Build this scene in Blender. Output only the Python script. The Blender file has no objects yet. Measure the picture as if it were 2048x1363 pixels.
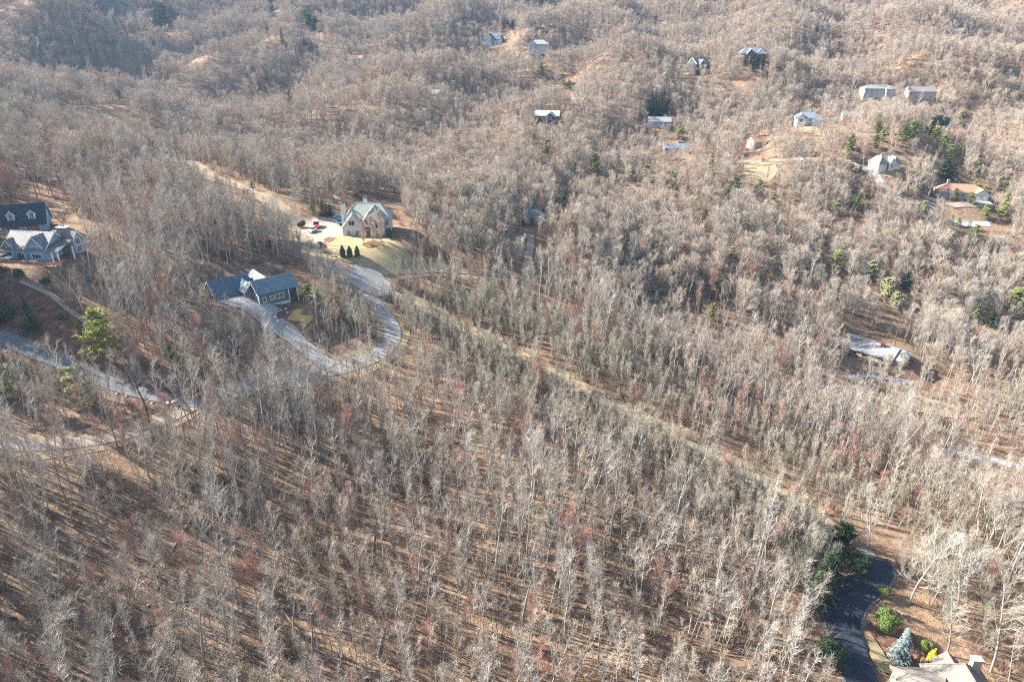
import bpy, math, random
import numpy as np
from mathutils import Vector, Matrix, geometry

R = math.radians
S = bpy.context.scene
COL = S.collection

# ------------------------------------------------------------------ camera
CAMZ = 130.0
PITCH = R(24.5)
FPX = 1365.0                     # focal length in pixels of a 2048 wide picture
cam_d = bpy.data.cameras.new('camera')
cam_d.sensor_width = 36.0
cam_d.lens = 36.0 * FPX / 2048.0
cam_d.clip_start = 0.5
cam_d.clip_end = 6000
cam = bpy.data.objects.new('camera', cam_d)
COL.objects.link(cam)
cam.location = (0, 0, CAMZ)
cam.rotation_euler = (math.pi / 2 - PITCH, 0, 0)
S.camera = cam

# ------------------------------------------------------------------ sky, sun, exposure
SUN_EL = R(33)
SUN_TO = Vector((-1.0, 0.32, 0)).normalized()          # horizontal direction towards the sun
world = bpy.data.worlds.new('World')
S.world = world
world.use_nodes = True
wn = world.node_tree
wn.nodes.clear()
sky = wn.nodes.new('ShaderNodeTexSky')
sky.sky_type = 'NISHITA'
sky.sun_disc = False
sky.sun_elevation = SUN_EL
sky.sun_rotation = math.atan2(SUN_TO.x, SUN_TO.y)
sky.air_density = 1.0
sky.dust_density = 1.2
bg = wn.nodes.new('ShaderNodeBackground')
bg.inputs['Strength'].default_value = 0.066
wo = wn.nodes.new('ShaderNodeOutputWorld')
wn.links.new(sky.outputs[0], bg.inputs[0])
wn.links.new(bg.outputs[0], wo.inputs[0])

sun_d = bpy.data.lights.new('sun', 'SUN')
sun_d.energy = 5.0
sun_d.angle = R(0.55)
sun_d.color = (1.0, 0.945, 0.87)
sun = bpy.data.objects.new('sun', sun_d)
COL.objects.link(sun)
to_sun = Vector((SUN_TO.x * math.cos(SUN_EL), SUN_TO.y * math.cos(SUN_EL), math.sin(SUN_EL)))
sun.rotation_euler = to_sun.to_track_quat('Z', 'Y').to_euler()
sun.location = (-300, 200, 400)

S.view_settings.view_transform = 'Standard'
S.view_settings.look = 'None'
S.view_settings.gamma = 1.0
S.view_settings.use_curve_mapping = False
S.view_settings.exposure = 2.15
S.render.engine = 'CYCLES'
S.cycles.max_bounces = 3
S.cycles.diffuse_bounces = 1
S.cycles.glossy_bounces = 2
S.cycles.transmission_bounces = 2
S.cycles.volume_bounces = 0
S.cycles.transparent_max_bounces = 4
S.cycles.use_denoising = False
S.cycles.pixel_filter_type = 'BLACKMAN_HARRIS'
S.cycles.filter_width = 1.2
S.cycles.use_adaptive_sampling = True
S.cycles.adaptive_threshold = 0.01
S.cycles.caustics_reflective = False
S.cycles.caustics_refractive = False

rng = np.random.default_rng(7)
random.seed(7)
sinP, cosP = math.sin(PITCH), math.cos(PITCH)


def unproject(px, py, d):
    """pixel (2048 frame) at depth d along the view axis -> world point"""
    x = (px - 1024) / FPX * d
    u = -(py - 681.5) / FPX * d
    return x, d * cosP + u * sinP, CAMZ - d * sinP + u * cosP


def project(x, y, z):
    z = z - CAMZ
    d = y * cosP - z * sinP
    u = y * sinP + z * cosP
    d = np.where(d < 1, 1, d)
    return 1024 + x / d * FPX, 681.5 - u / d * FPX, d


# ------------------------------------------------------------------ terrain height: thin plate spline through surveyed and added points
CTRL = [  # pixel x, pixel y, distance along the axis
    (0, 1363, 116), (500, 1363, 121), (1024, 1363, 125), (1500, 1363, 124), (1730, 1363, 122), (2048, 1363, 126),
    (0, 1100, 133), (400, 1100, 140), (800, 1100, 146), (1200, 1100, 147), (1560, 1150, 143), (2000, 1100, 158),
    (0, 885, 152), (250, 870, 157), (500, 900, 164), (800, 850, 183), (1050, 950, 168), (1350, 980, 163),
    (0, 680, 178), (200, 745, 175), (350, 810, 170), (600, 750, 192), (720, 725, 200), (790, 680, 210),
    (60, 540, 192), (160, 600, 190), (350, 600, 200), (470, 620, 203), (560, 630, 207), (640, 560, 226), (700, 545, 233),
    (740, 470, 252), (620, 465, 254), (830, 545, 240), (1000, 550, 252), (900, 640, 222), (1100, 740, 204), (1300, 830, 188),
    (1500, 940, 172), (1640, 1025, 161), (1740, 1110, 150),
    (0, 300, 300), (150, 420, 250), (270, 260, 430), (450, 355, 310), (560, 410, 274), (300, 500, 222), (330, 380, 272),
    (1060, 450, 306), (1000, 330, 400), (800, 340, 400), (640, 250, 480), (700, 180, 560), (450, 190, 560), (150, 190, 520), (0, 180, 470),
    (1250, 620, 262), (1500, 640, 268), (1400, 760, 218), (1600, 850, 212), (1740, 740, 262), (1900, 900, 220), (2048, 930, 216), (2048, 700, 285), (1850, 1000, 180),
    (1300, 450, 345), (1500, 500, 330), (1750, 520, 336), (2048, 560, 330),
    (1200, 330, 430), (1500, 330, 415), (1765, 330, 420), (1920, 400, 388), (2048, 400, 390),
    (1095, 240, 490), (1320, 250, 485), (1615, 245, 490), (1850, 195, 520), (2048, 240, 480), (870, 195, 540),
    (1000, 90, 680), (1500, 115, 610), (700, 90, 690), (400, 90, 700), (1850, 90, 640), (2048, 90, 630), (1250, 120, 620),
    (0, 0, 760), (300, 0, 830), (700, 0, 860), (1024, 0, 860), (1400, 0, 820), (1750, 0, 780), (2048, 0, 760), (150, 60, 660), (0, 90, 560), (90, 110, 560),
]
pts = [unproject(*c) for c in CTRL]
for ax, ay, az in [  # beyond the picture; unseen hill at far left raised to cast shade
    (-900, 1400, 420), (-450, 1400, 290), (0, 1400, 270), (450, 1400, 280), (900, 1400, 300),
    (-600, 800, 235), (-680, 830, 320), (-780, 880, 400), (-640, 640, 150), (-520, 430, 95), (-400, 250, 90), (-260, 100, 62), (-180, 0, 35), (0, 0, 10), (180, 0, 5),
    (300, 100, 5), (420, 250, 20), (560, 420, 55), (720, 640, 110), (820, 900, 185),
    (-250, -120, 30), (0, -120, 0), (250, -120, 0), (-1000, 600, 260), (1000, 600, 150), (-1000, 0, 120), (1000, 0, 40)]:
    pts.append((ax, ay, az))
pts = np.array(pts)
PS = 400.0
cx = pts[:, :2] / PS


def tps_k(a, b):
    r2 = ((a[:, None, :] - b[None, :, :]) ** 2).sum(-1)
    return 0.5 * r2 * np.log(r2 + 1e-12)


n = len(pts)
A = np.zeros((n + 3, n + 3))
A[:n, :n] = tps_k(cx, cx) + np.eye(n) * 0.0006
A[:n, n] = 1
A[:n, n + 1:] = cx
A[n, :n] = 1
A[n + 1:, :n] = cx.T
sol = np.linalg.solve(A, np.concatenate([pts[:, 2], np.zeros(3)]))

GS = 5.0
GX0, GX1, GY0, GY1 = -1000.0, 1000.0, -100.0, 1400.0
gx = np.arange(GX0, GX1 + .1, GS)
gy = np.arange(GY0, GY1 + .1, GS)
MX, MY = np.meshgrid(gx, gy)
flat = np.stack([MX.ravel(), MY.ravel()], 1)
Z = np.concatenate([tps_k(ch / PS, cx) @ sol[:n] + sol[n] + (ch / PS) @ sol[n + 1:] for ch in np.array_split(flat, 40)])
tr = np.random.default_rng(3)
dist = np.hypot(flat[:, 0], flat[:, 1])
for wl, am in [(230, 3.8), (160, 3.4), (110, 2.4), (85, 1.5), (60, 0.8), (38, 0.5), (26, 0.3), (17, 0.18)]:
    for _ in range(3):
        th = tr.uniform(0, math.tau)
        far = np.clip((dist - 270) / 200, 0.16, 2.0) if wl > 84 else np.clip((dist - 260) / 250, 0.25, 1.6)
        Z += am * far * 0.7 * np.sin((flat[:, 0] * math.cos(th) + flat[:, 1] * math.sin(th)) * math.tau / wl + tr.uniform(0, 6.3))
Z = Z.reshape(MX.shape)


def HH(x, y):
    """ground height, bilinear in the terrain grid"""
    x = np.asarray(x, float)
    y = np.asarray(y, float)
    fx = np.clip((x - GX0) / GS, 0, len(gx) - 1.001)
    fy = np.clip((y - GY0) / GS, 0, len(gy) - 1.001)
    i = fx.astype(int)
    j = fy.astype(int)
    a = fx - i
    b = fy - j
    return (Z[j, i] * (1 - a) * (1 - b) + Z[j, i + 1] * a * (1 - b) + Z[j + 1, i] * (1 - a) * b + Z[j + 1, i + 1] * a * b)


def ground(px, py):
    """where the line of sight through a pixel of the survey meets the ground"""
    d = np.arange(70, 1300, 0.5)
    x, y, z = unproject(px, py, d)
    below = z < HH(x, y)
    k = int(np.argmax(below)) if below.any() else len(d) - 1
    return float(x[k]), float(y[k]), float(HH(x[k], y[k]))


# level pads where houses stand (pixel, radius, blend, height change)
for ppx, ppy, pr, pbl, pdz in [
        (470, 585, 11, 8, 0), (596, 622, 5, 6, -2.6), (735, 468, 12, 18, 0), (650, 460, 12, 8, 0), (62, 512, 11, 8, 0), (50, 462, 8, 6, 0), (1893, 1400, 10, 8, 0), (1746, 706, 13, 10, 0),
        (1500, 120, 12, 10, 0), (1752, 184, 12, 10, 0), (1838, 194, 12, 10, 0), (1612, 248, 10, 8, 0), (1764, 334, 10, 8, 0), (1915, 395, 14, 10, 0), (990, 85, 10, 10, 0), (1078, 95, 11, 10, 0),
        (869, 194, 8, 8, 0), (1095, 240, 10, 8, 0), (1318, 250, 9, 8, 0), (1352, 302, 9, 8, 0), (1064, 444, 8, 8, 0)]:
    hx0, hy0, hz0 = ground(ppx, ppy)
    if pdz:
        hz0 = PAD0 + pdz
    else:
        PAD0 = hz0 if ppx == 470 else globals().get('PAD0', hz0)
    rr_ = np.hypot(MX - hx0, MY - hy0)
    wgt = np.clip(1 - (rr_ - pr) / pbl, 0, 1)
    wgt = wgt * wgt * (3 - 2 * wgt)
    Z += (hz0 - Z) * wgt

# ------------------------------------------------------------------ materials
MATS = {}


def new_mat(name):
    m = bpy.data.materials.new(name)
    m.use_nodes = True
    nt = m.node_tree
    p = nt.nodes['Principled BSDF']
    p.inputs['Roughness'].default_value = 0.85
    p.inputs['Specular IOR Level'].default_value = 0.25
    MATS[name] = m
    return m, nt, p


def N(nt, typ, **kw):
    nd = nt.nodes.new(typ)
    for k, v in kw.items():
        if k in nd.inputs:
            nd.inputs[k].default_value = v
        else:
            setattr(nd, k, v)
    return nd


def ramp(nt, src, stops):
    r = nt.nodes.new('ShaderNodeValToRGB')
    while len(r.color_ramp.elements) < len(stops):
        r.color_ramp.elements.new(0.5)
    for e, (p, c) in zip(r.color_ramp.elements, stops):
        e.position = p
        e.color = (*c, 1)
    nt.links.new(src, r.inputs[0])
    return r


def mat_random(name, stops, rough=0.9, grain=0.0, gscale=3.0):
    """colour differs from one copy to the next (per object random)"""
    m, nt, p = new_mat(name)
    oi = N(nt, 'ShaderNodeObjectInfo')
    r = ramp(nt, oi.outputs['Random'], stops)
    out = r.outputs[0]
    if grain:
        tc = N(nt, 'ShaderNodeTexCoord')
        no = N(nt, 'ShaderNodeTexNoise', Scale=gscale, Detail=3.0)
        nt.links.new(tc.outputs['Object'], no.inputs['Vector'])
        rr = ramp(nt, no.outputs[0], [(0.3, (1 - grain,) * 3), (0.7, (1 + grain,) * 3)])
        mx = N(nt, 'ShaderNodeMix', data_type='RGBA', blend_type='MULTIPLY')
        mx.inputs[0].default_value = 1
        nt.links.new(out, mx.inputs[6])
        nt.links.new(rr.outputs[0], mx.inputs[7])
        out = mx.outputs[2]
    nt.links.new(out, p.inputs['Base Color'])
    p.inputs['Roughness'].default_value = rough
    return m


def mat_noise(name, c0, c1, scale=1.0, rough=0.85, detail=5.0, bump=0.0, metallic=0.0, stretch=None, lo=.35, hi=.65):
    m, nt, p = new_mat(name)
    tc = N(nt, 'ShaderNodeTexCoord')
    src = tc.outputs['Object']
    if stretch:
        mp = N(nt, 'ShaderNodeMapping')
        mp.inputs['Scale'].default_value = stretch
        nt.links.new(src, mp.inputs[0])
        src = mp.outputs[0]
    no = N(nt, 'ShaderNodeTexNoise', Scale=scale, Detail=detail)
    nt.links.new(src, no.inputs['Vector'])
    r = ramp(nt, no.outputs[0], [(lo, c0), (hi, c1)])
    nt.links.new(r.outputs[0], p.inputs['Base Color'])
    p.inputs['Roughness'].default_value = rough
    p.inputs['Metallic'].default_value = metallic
    if bump:
        b = N(nt, 'ShaderNodeBump', Strength=bump, Distance=0.1)
        nt.links.new(no.outputs[0], b.inputs['Height'])
        nt.links.new(b.outputs[0], p.inputs['Normal'])
    return m


def mat_layers(name, layers, rough=0.95, bump=0.0):
    """layers: base colour then (scale, lo, hi, colour, detail) noise masks laid over it"""
    m, nt, p = new_mat(name)
    tc = N(nt, 'ShaderNodeTexCoord')
    col = None
    last = None
    for k, L in enumerate(layers):
        if k == 0:
            rgb = N(nt, 'ShaderNodeRGB')
            rgb.outputs[0].default_value = (*L, 1)
            col = rgb.outputs[0]
            continue
        sc, lo, hi, c, det = L
        mp = N(nt, 'ShaderNodeMapping')
        mp.inputs['Location'].default_value = (k * 37.1, k * 11.7, k * 5.3)
        nt.links.new(tc.outputs['Object'], mp.inputs[0])
        no = N(nt, 'ShaderNodeTexNoise', Scale=sc, Detail=det)
        nt.links.new(mp.outputs[0], no.inputs['Vector'])
        mr = N(nt, 'ShaderNodeMapRange')
        mr.inputs['From Min'].default_value = lo
        mr.inputs['From Max'].default_value = hi
        nt.links.new(no.outputs[0], mr.inputs[0])
        mx = N(nt, 'ShaderNodeMix', data_type='RGBA')
        nt.links.new(mr.outputs[0], mx.inputs[0])
        nt.links.new(col, mx.inputs[6])
        mx.inputs[7].default_value = (*c, 1)
        col = mx.outputs[2]
        last = no.outputs[0]
    nt.links.new(col, p.inputs['Base Color'])
    p.inputs['Roughness'].default_value = rough
    p.inputs['Specular IOR Level'].default_value = 0.1
    if bump and last:
        b = N(nt, 'ShaderNodeBump', Strength=bump, Distance=0.2)
        nt.links.new(last, b.inputs['Height'])
        nt.links.new(b.outputs[0], p.inputs['Normal'])
    return m


mat_layers('leaf_litter', [(.245, .155, .095),
                           (0.012, .42, .62, (.20, .132, .088), 4.0),
                           (0.05, .48, .66, (.28, .185, .112), 5.0),
                           (0.22, .46, .66, (.135, .085, .058), 6.0),
                           (0.9, .50, .64, (.31, .22, .145), 6.0),
                           (3.1, .50, .66, (.095, .062, .045), 5.0)], bump=0.5)
mat_layers('dry_grass', [(.32, .24, .145), (0.15, .4, .65, (.25, .17, .10), 5.0), (0.8, .45, .65, (.35, .28, .18), 5.0), (3.0, .5, .7, (.22, .155, .085), 4.0)])
mat_layers('dry_track', [(.29, .245, .18), (0.2, .4, .6, (.23, .19, .135), 5.0), (1.1, .48, .62, (.33, .28, .21), 5.0), (5.0, .5, .68, (.19, .15, .11), 4.0)])
mat_layers('lawn_green', [(.27, .215, .125), (0.09, .42, .6, (.32, .24, .135), 5.0), (0.25, .48, .66, (.20, .185, .09), 5.0), (0.9, .5, .65, (.33, .25, .13), 5.0), (3.0, .5, .7, (.39, .33, .18), 4.0)])
mat_layers('lawn_gold', [(.44, .31, .10), (0.3, .4, .62, (.36, .26, .09), 5.0), (2.0, .5, .7, (.48, .37, .16), 4.0)])
mat_layers('mulch', [(.14, .075, .05), (0.5, .45, .65, (.24, .14, .09), 5.0), (3.0, .5, .7, (.09, .05, .04), 4.0)])
mat_layers('clay', [(.48, .27, .12), (0.5, .45, .65, (.40, .23, .11), 5.0), (3.0, .5, .7, (.52, .33, .18), 4.0)])
mat_layers('asphalt_old', [(.33, .32, .295), (0.1, .4, .6, (.27, .265, .25), 4.0), (0.9, .5, .65, (.38, .365, .33), 5.0), (6.0, .5, .7, (.23, .225, .215), 3.0)])
mat_layers('asphalt_shade_tone', [(.038, .046, .060), (0.12, .4, .6, (.030, .036, .050), 4.0), (1.5, .5, .65, (.052, .058, .068), 5.0), (0.35, .55, .66, (.065, .07, .078), 6.0)], rough=.8)  # asphalt darkened and blued to stand for tree shade on it
mat_layers('asphalt_grey', [(.17, .17, .175), (0.12, .4, .6, (.13, .132, .138), 4.0), (1.5, .5, .65, (.21, .205, .2), 5.0)], rough=.85)
mat_layers('concrete', [(.33, .32, .305), (0.15, .4, .6, (.27, .265, .255), 4.0), (1.5, .5, .65, (.37, .355, .335), 5.0), (5.0, .55, .7, (.33, .32, .31), 4.0)], rough=.8)
mat_layers('gravel_pale', [(.33, .27, .215), (0.15, .4, .6, (.32, .25, .19), 5.0), (0.8, .48, .62, (.36, .31, .255), 5.0), (4.0, .5, .65, (.23, .19, .15), 5.0)])
mat_layers('wash_stone', [(.13, .13, .135), (1.2, .45, .62, (.19, .185, .18), 5.0), (4.0, .5, .65, (.08, .08, .085), 5.0)])

mat_random('bark_pale', [(0, (.22, .195, .16)), (.5, (.33, .30, .255)), (1, (.41, .38, .335))], grain=.25, gscale=2.0)
mat_random('bark_tan', [(0, (.17, .142, .108)), (.35, (.29, .252, .196)), (1, (.41, .37, .30))], grain=.25, gscale=2.0)
mat_random('bark_dark', [(0, (.075, .058, .048)), (1, (.14, .11, .09))], grain=.25, gscale=2.0)
mat_random('twig_pale', [(0, (.34, .295, .24)), (.5, (.41, .365, .31)), (1, (.46, .42, .365))])
mat_random('twig_tan', [(0, (.43, .315, .24)), (.35, (.46, .365, .285)), (.7, (.50, .415, .33)), (1, (.48, .40, .315))])
mat_random('twig_red', [(0, (.42, .19, .135)), (.5, (.40, .215, .16)), (1, (.40, .26, .205))])
mat_random('twig_olive', [(0, (.30, .275, .195)), (.5, (.37, .335, .25)), (1, (.42, .38, .30))])
mat_random('twig_orange', [(0, (.52, .34, .23)), (1, (.54, .36, .25))])
mat_random('twig_brush', [(0, (.17, .12, .09)), (.5, (.23, .17, .125)), (1, (.22, .14, .105))])
mat_random('needle_light', [(0, (.36, .37, .12)), (.5, (.27, .32, .11)), (1, (.40, .38, .11))], grain=.3, gscale=1.2)
mat_random('needle_pale', [(0, (.42, .43, .20)), (1, (.45, .44, .23))], grain=.3, gscale=1.2)
mat_random('needle_dark', [(0, (.045, .075, .038)), (1, (.07, .095, .045))], grain=.3, gscale=1.2)
mat_random('needle_blue', [(0, (.22, .29, .27)), (1, (.24, .31, .29))], grain=.3, gscale=1.5)
mat_random('needle_gold', [(0, (.55, .36, .03)), (1, (.60, .40, .04))], grain=.3, gscale=1.5)
mat_random('leaf_evergreen', [(0, (.085, .125, .028)), (1, (.125, .16, .034))], grain=.35, gscale=1.0, rough=.5)

mat_noise('stone_pale', (0.3, 0.285, 0.265), (0.42, 0.4, 0.375), 2.0, .9)
mat_noise('stone_grey', (.14, .13, .13), (.24, .225, .22), 2.2, .9, bump=.4)
mat_noise('stucco_cream', (0.5, 0.475, 0.44), (0.57, 0.54, 0.5), .6, .9)
mat_noise('stucco_white', (.55, .55, .55), (.62, .62, .61), .6, .8)
mat_noise('trim_white', (.76, .76, .75), (.80, .80, .79), 1.0, .6)
mat_noise('siding_blue', (0.2, 0.34, 0.46), (0.26, 0.41, 0.53), 1.0, .7, stretch=(.2, .2, 6))  # blue siding, made bluer and darker to stand for shade on the house
mat_noise('siding_teal', (.070, .115, .125), (.095, .145, .155), 1.0, .7, stretch=(.2, .2, 6))
mat_noise('siding_grey', (.36, .37, .37), (.43, .44, .44), 1.0, .7, stretch=(.2, .2, 6))
mat_noise('siding_tan', (.40, .33, .25), (.47, .39, .30), 1.0, .7, stretch=(.2, .2, 6))
mat_noise('siding_dark', (.055, .055, .055), (.085, .08, .078), 1.0, .7)
mat_noise('brick_red', (0.12, 0.045, 0.035), (0.17, 0.068, 0.05), 1.5, .9)  # red brick, darkened to put the shade on its walls into the colour
mat_noise('roof_sage', (.27, .29, .245), (.35, .365, .315), 1.1, .75, detail=8, lo=.3, hi=.7)
mat_noise('roof_slate', (.080, .128, .165), (.115, .17, .21), .7, .5, stretch=(1, 1, .3))
mat_noise('roof_metal', (0.17, 0.168, 0.16), (0.215, 0.212, 0.205), .5, .45, metallic=.0)
mat_noise('roof_navy', (.040, .052, .066), (.055, .068, .082), .5, .45)
mat_noise('roof_tan', (0.145, 0.128, 0.11), (0.19, 0.17, 0.148), 1.6, .9, detail=8, lo=.3, hi=.7)
mat_noise('roof_greyshingle', (0.19, 0.19, 0.19), (0.26, 0.26, 0.255), 1.0, .9, detail=8, lo=.3, hi=.7)
mat_noise('roof_pale', (0.19, 0.195, 0.195), (0.235, 0.24, 0.24), 1.0, .8, detail=8)
mat_noise('roof_mauve', (0.19, 0.16, 0.175), (0.24, 0.205, 0.22), 1.0, .8, detail=8)
mat_noise('roof_terracotta', (0.29, 0.155, 0.11), (0.35, 0.195, 0.14), 1.0, .9, detail=8)
mat_noise('roof_charcoal', (.085, .09, .10), (.13, .135, .145), 1.0, .8, detail=8)
mat_noise('roof_bluegrey', (0.13, 0.16, 0.19), (0.18, 0.215, 0.245), 1.0, .7, detail=8)
mat_noise('roof_cream', (0.2, 0.185, 0.16), (0.25, 0.232, 0.205), 1.0, .8, detail=8)
mat_noise('deck_wood', (.42, .17, .09), (.52, .23, .12), 1.0, .7, stretch=(1, 8, 1))
mat_noise('wood_weathered', (.34, .29, .25), (.45, .40, .35), 1.5, .9)
mat_noise('wood_brown', (.17, .10, .065), (.24, .15, .10), 1.5, .9)
mat_noise('garage_brown', (.15, .075, .05), (.21, .11, .075), 1.0, .7)
mat_noise('paint_white', (.74, .74, .73), (.80, .80, .79), 1.0, .35)
mat_noise('paint_red', (.50, .022, .022), (.55, .03, .03), 1.0, .3)
mat_noise('paint_blue', (.035, .075, .15), (.045, .09, .17), 1.0, .3)
mat_noise('paint_silver', (.42, .43, .44), (.46, .47, .48), 1.0, .3)
mat_noise('tarp_teal', (.04, .24, .27), (.06, .28, .31), 1.0, .6)
mat_noise('rubber', (.02, .02, .02), (.03, .03, .03), 1.0, .9)
mat_noise('metal_grey', (.42, .42, .42), (.50, .50, .50), 1.0, .4, metallic=.6)
gm, gnt, gp = new_mat('glass_dark')
gp.inputs['Base Color'].default_value = (.025, .032, .04, 1)
gp.inputs['Roughness'].default_value = .08
gp.inputs['Specular IOR Level'].default_value = .6
M = MATS


# ------------------------------------------------------------------ mesh helpers
class MB:
    """collects faces; build() makes one mesh object"""

    def __init__(self):
        self.v = []
        self.f = []
        self.m = []

    def poly(self, P, mi=0):
        b = len(self.v)
        self.v += [tuple(p) for p in P]
        self.f.append(tuple(range(b, b + len(P))))
        self.m.append(mi)

    def solid(self, V, F, mi=0):
        b = len(self.v)
        self.v += [tuple(p) for p in V]
        for f in F:
            self.f.append(tuple(b + i for i in f))
            self.m.append(mi)

    def box(self, x0, x1, y0, y1, z0, z1, mi=0):
        V = [(x0, y0, z0), (x1, y0, z0), (x1, y1, z0), (x0, y1, z0), (x0, y0, z1), (x1, y0, z1), (x1, y1, z1), (x0, y1, z1)]
        self.solid(V, [(3, 2, 1, 0), (4, 5, 6, 7), (0, 1, 5, 4), (1, 2, 6, 5), (2, 3, 7, 6), (3, 0, 4, 7)], mi)

    def extrude(self, prof, a, b, axis='x', mi=0):
        """closed profile in the plane across axis, swept from a to b.  axis x: prof is (y,z); axis y: prof is (x,z)"""
        k = len(prof)
        if axis == 'x':
            V = [(a, p, q) for p, q in prof] + [(b, p, q) for p, q in prof]
        else:
            V = [(p, a, q) for p, q in prof] + [(p, b, q) for p, q in prof]
        F = [tuple(range(k)), tuple(range(2 * k - 1, k - 1, -1))]
        F += [(i, i + k, (i + 1) % k + k, (i + 1) % k) for i in range(k)]
        self.solid(V, F, mi)

    def bar(self, p, q, w, mi=0, w2=None):
        self.chain([p, q], [w / 2, (w if w2 is None else w2) / 2], 4, mi)

    def chain(self, P, rad, k, mi=0, point_end=False):
        P = [Vector(p) for p in P]
        rings = []
        up = Vector((.31, .17, .93))
        for i, p in enumerate(P):
            d = (P[min(i + 1, len(P) - 1)] - P[max(i - 1, 0)])
            if d.length < 1e-6:
                d = Vector((0, 0, 1))
            d.normalize()
            a = d.cross(up)
            if a.length < .05:
                a = d.cross(Vector((1, 0, 0)))
            a.normalize()
            b = d.cross(a)
            last = point_end and i == len(P) - 1
            if last:
                rings.append([len(self.v)])
                self.v.append(tuple(p))
            else:
                base = len(self.v)
                for j in range(k):
                    t = math.tau * j / k
                    self.v.append(tuple(p + (a * math.cos(t) + b * math.sin(t)) * rad[i]))
                rings.append(list(range(base, base + k)))
        for r0, r1 in zip(rings[:-1], rings[1:]):
            for j in range(k):
                if len(r1) == 1:
                    self.f.append((r0[j], r0[(j + 1) % k], r1[0]))
                else:
                    self.f.append((r0[j], r0[(j + 1) % k], r1[(j + 1) % k], r1[j]))
                self.m.append(mi)

    def mesh(self, name, mats, smooth=False):
        me = bpy.data.meshes.new(name)
        me.from_pydata(self.v, [], self.f)
        for mm in (mats if isinstance(mats, (list, tuple)) else [mats]):
            me.materials.append(mm)
        if any(self.m):
            me.polygons.foreach_set('material_index', self.m)
        if smooth:
            me.polygons.foreach_set('use_smooth', [True] * len(me.polygons))
        me.update()
        return me

    def build(self, name, mat, parent=None, smooth=False):
        o = bpy.data.objects.new(name, self.mesh(name, mat, smooth))
        COL.objects.link(o)
        if parent is not None:
            o.parent = parent
        return o


def empty(name, loc=(0, 0, 0), rz=0.0):
    o = bpy.data.objects.new(name, None)
    o.empty_display_size = 0.5
    COL.objects.link(o)
    o.location = loc
    o.rotation_euler = (0, 0, rz)
    return o


def tag(o, label, cat, group=None, kind=None):
    if label:
        o['label'] = label
    if cat:
        o['category'] = cat
    if group:
        o['group'] = group
    if kind:
        o['kind'] = kind
    return o


def link_mesh(name, me, parent=None, loc=None):
    o = bpy.data.objects.new(name, me)
    COL.objects.link(o)
    if parent is not None:
        o.parent = parent
    if loc is not None:
        o.location = loc
    return o


# ------------------------------------------------------------------ ground
nx, ny = len(gx), len(gy)
tv = np.stack([MX.ravel(), MY.ravel(), Z.ravel()], 1)
ii = np.arange((nx - 1) * (ny - 1))
r0 = ii // (nx - 1) * nx + ii % (nx - 1)
quads = np.stack([r0, r0 + 1, r0 + nx + 1, r0 + nx], 1)
me = bpy.data.meshes.new('terrain')
me.from_pydata(tv.tolist(), [], quads.tolist())
me.polygons.foreach_set('use_smooth', [True] * len(me.polygons))
me.materials.append(M['leaf_litter'])
me.update()
ter = link_mesh('terrain', me)
ter['kind'] = 'structure'
ter['label'] = 'wooded hillsides covered with orange brown leaf litter'


def smooth_line(P, step=2.5):
    """Catmull-Rom through 2D points, resampled"""
    P = np.array(P, float)
    Q = np.vstack([2 * P[0] - P[1], P, 2 * P[-1] - P[-2]])
    out = []
    for i in range(1, len(Q) - 2):
        L = max(2, int(np.hypot(*(Q[i + 1] - Q[i])) / step))
        t = np.linspace(0, 1, L, endpoint=False)[:, None]
        a, b, c, d = Q[i - 1], Q[i], Q[i + 1], Q[i + 2]
        out.append(0.5 * (2 * b + (c - a) * t + (2 * a - 5 * b + 4 * c - d) * t ** 2 + (3 * b - a - 3 * c + d) * t ** 3))
    out.append(P[-1:])
    out = np.vstack(out)
    for _ in range(3):
        out[1:-1] = (out[:-2] + 2 * out[1:-1] + out[2:]) / 4
    return out


ROAD_LINES = []      # (xy array, half width) for keeping trees off


def strip(name, px_pts, width, mat, off, label=None, wobble=0.0, keep=1.5, world=False, kind='structure', edge=None):
    pts2 = px_pts if world else [ground(*p)[:2] for p in px_pts]
    C = smooth_line(pts2)
    T = np.gradient(C, axis=0)
    T /= np.maximum(np.hypot(T[:, 0], T[:, 1]), 1e-6)[:, None]
    Nn = np.stack([-T[:, 1], T[:, 0]], 1)
    K = max(5, int(width / 1.2) | 1)
    w = np.full(len(C), width / 2)
    rr = np.random.default_rng(len(C) + int(width * 10))
    wl = w + (np.convolve(rr.normal(0, 1, len(C) + 8), np.ones(5) / 3, 'same')[4:-4] * wobble if wobble else 0)
    wr = w + (np.convolve(rr.normal(0, 1, len(C) + 8), np.ones(5) / 3, 'same')[4:-4] * wobble if wobble else 0)
    vs, fs = [], []
    for i in range(len(C)):
        for k in range(K):
            s = -1 + 2 * k / (K - 1)
            ww = wl[i] if s < 0 else wr[i]
            q = C[i] + Nn[i] * s * ww
            edge_drop = 0.0
            vs.append((q[0], q[1], float(HH(q[0], q[1])) + off - edge_drop))
    for i in range(len(C) - 1):
        for k in range(K - 1):
            a = i * K + k
            fs.append((a, a + K, a + K + 1, a + 1)[::-1])
    me = bpy.data.meshes.new(name)
    me.from_pydata(vs, [], fs)
    me.materials.append(mat)
    me.polygons.foreach_set('use_smooth', [True] * len(me.polygons))
    me.update()
    o = link_mesh(name, me)
    o['kind'] = kind
    if label:
        o['label'] = label
    if keep is not None:
        ROAD_LINES.append((C, width / 2 + keep))
    return C


PATCHES = []


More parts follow.
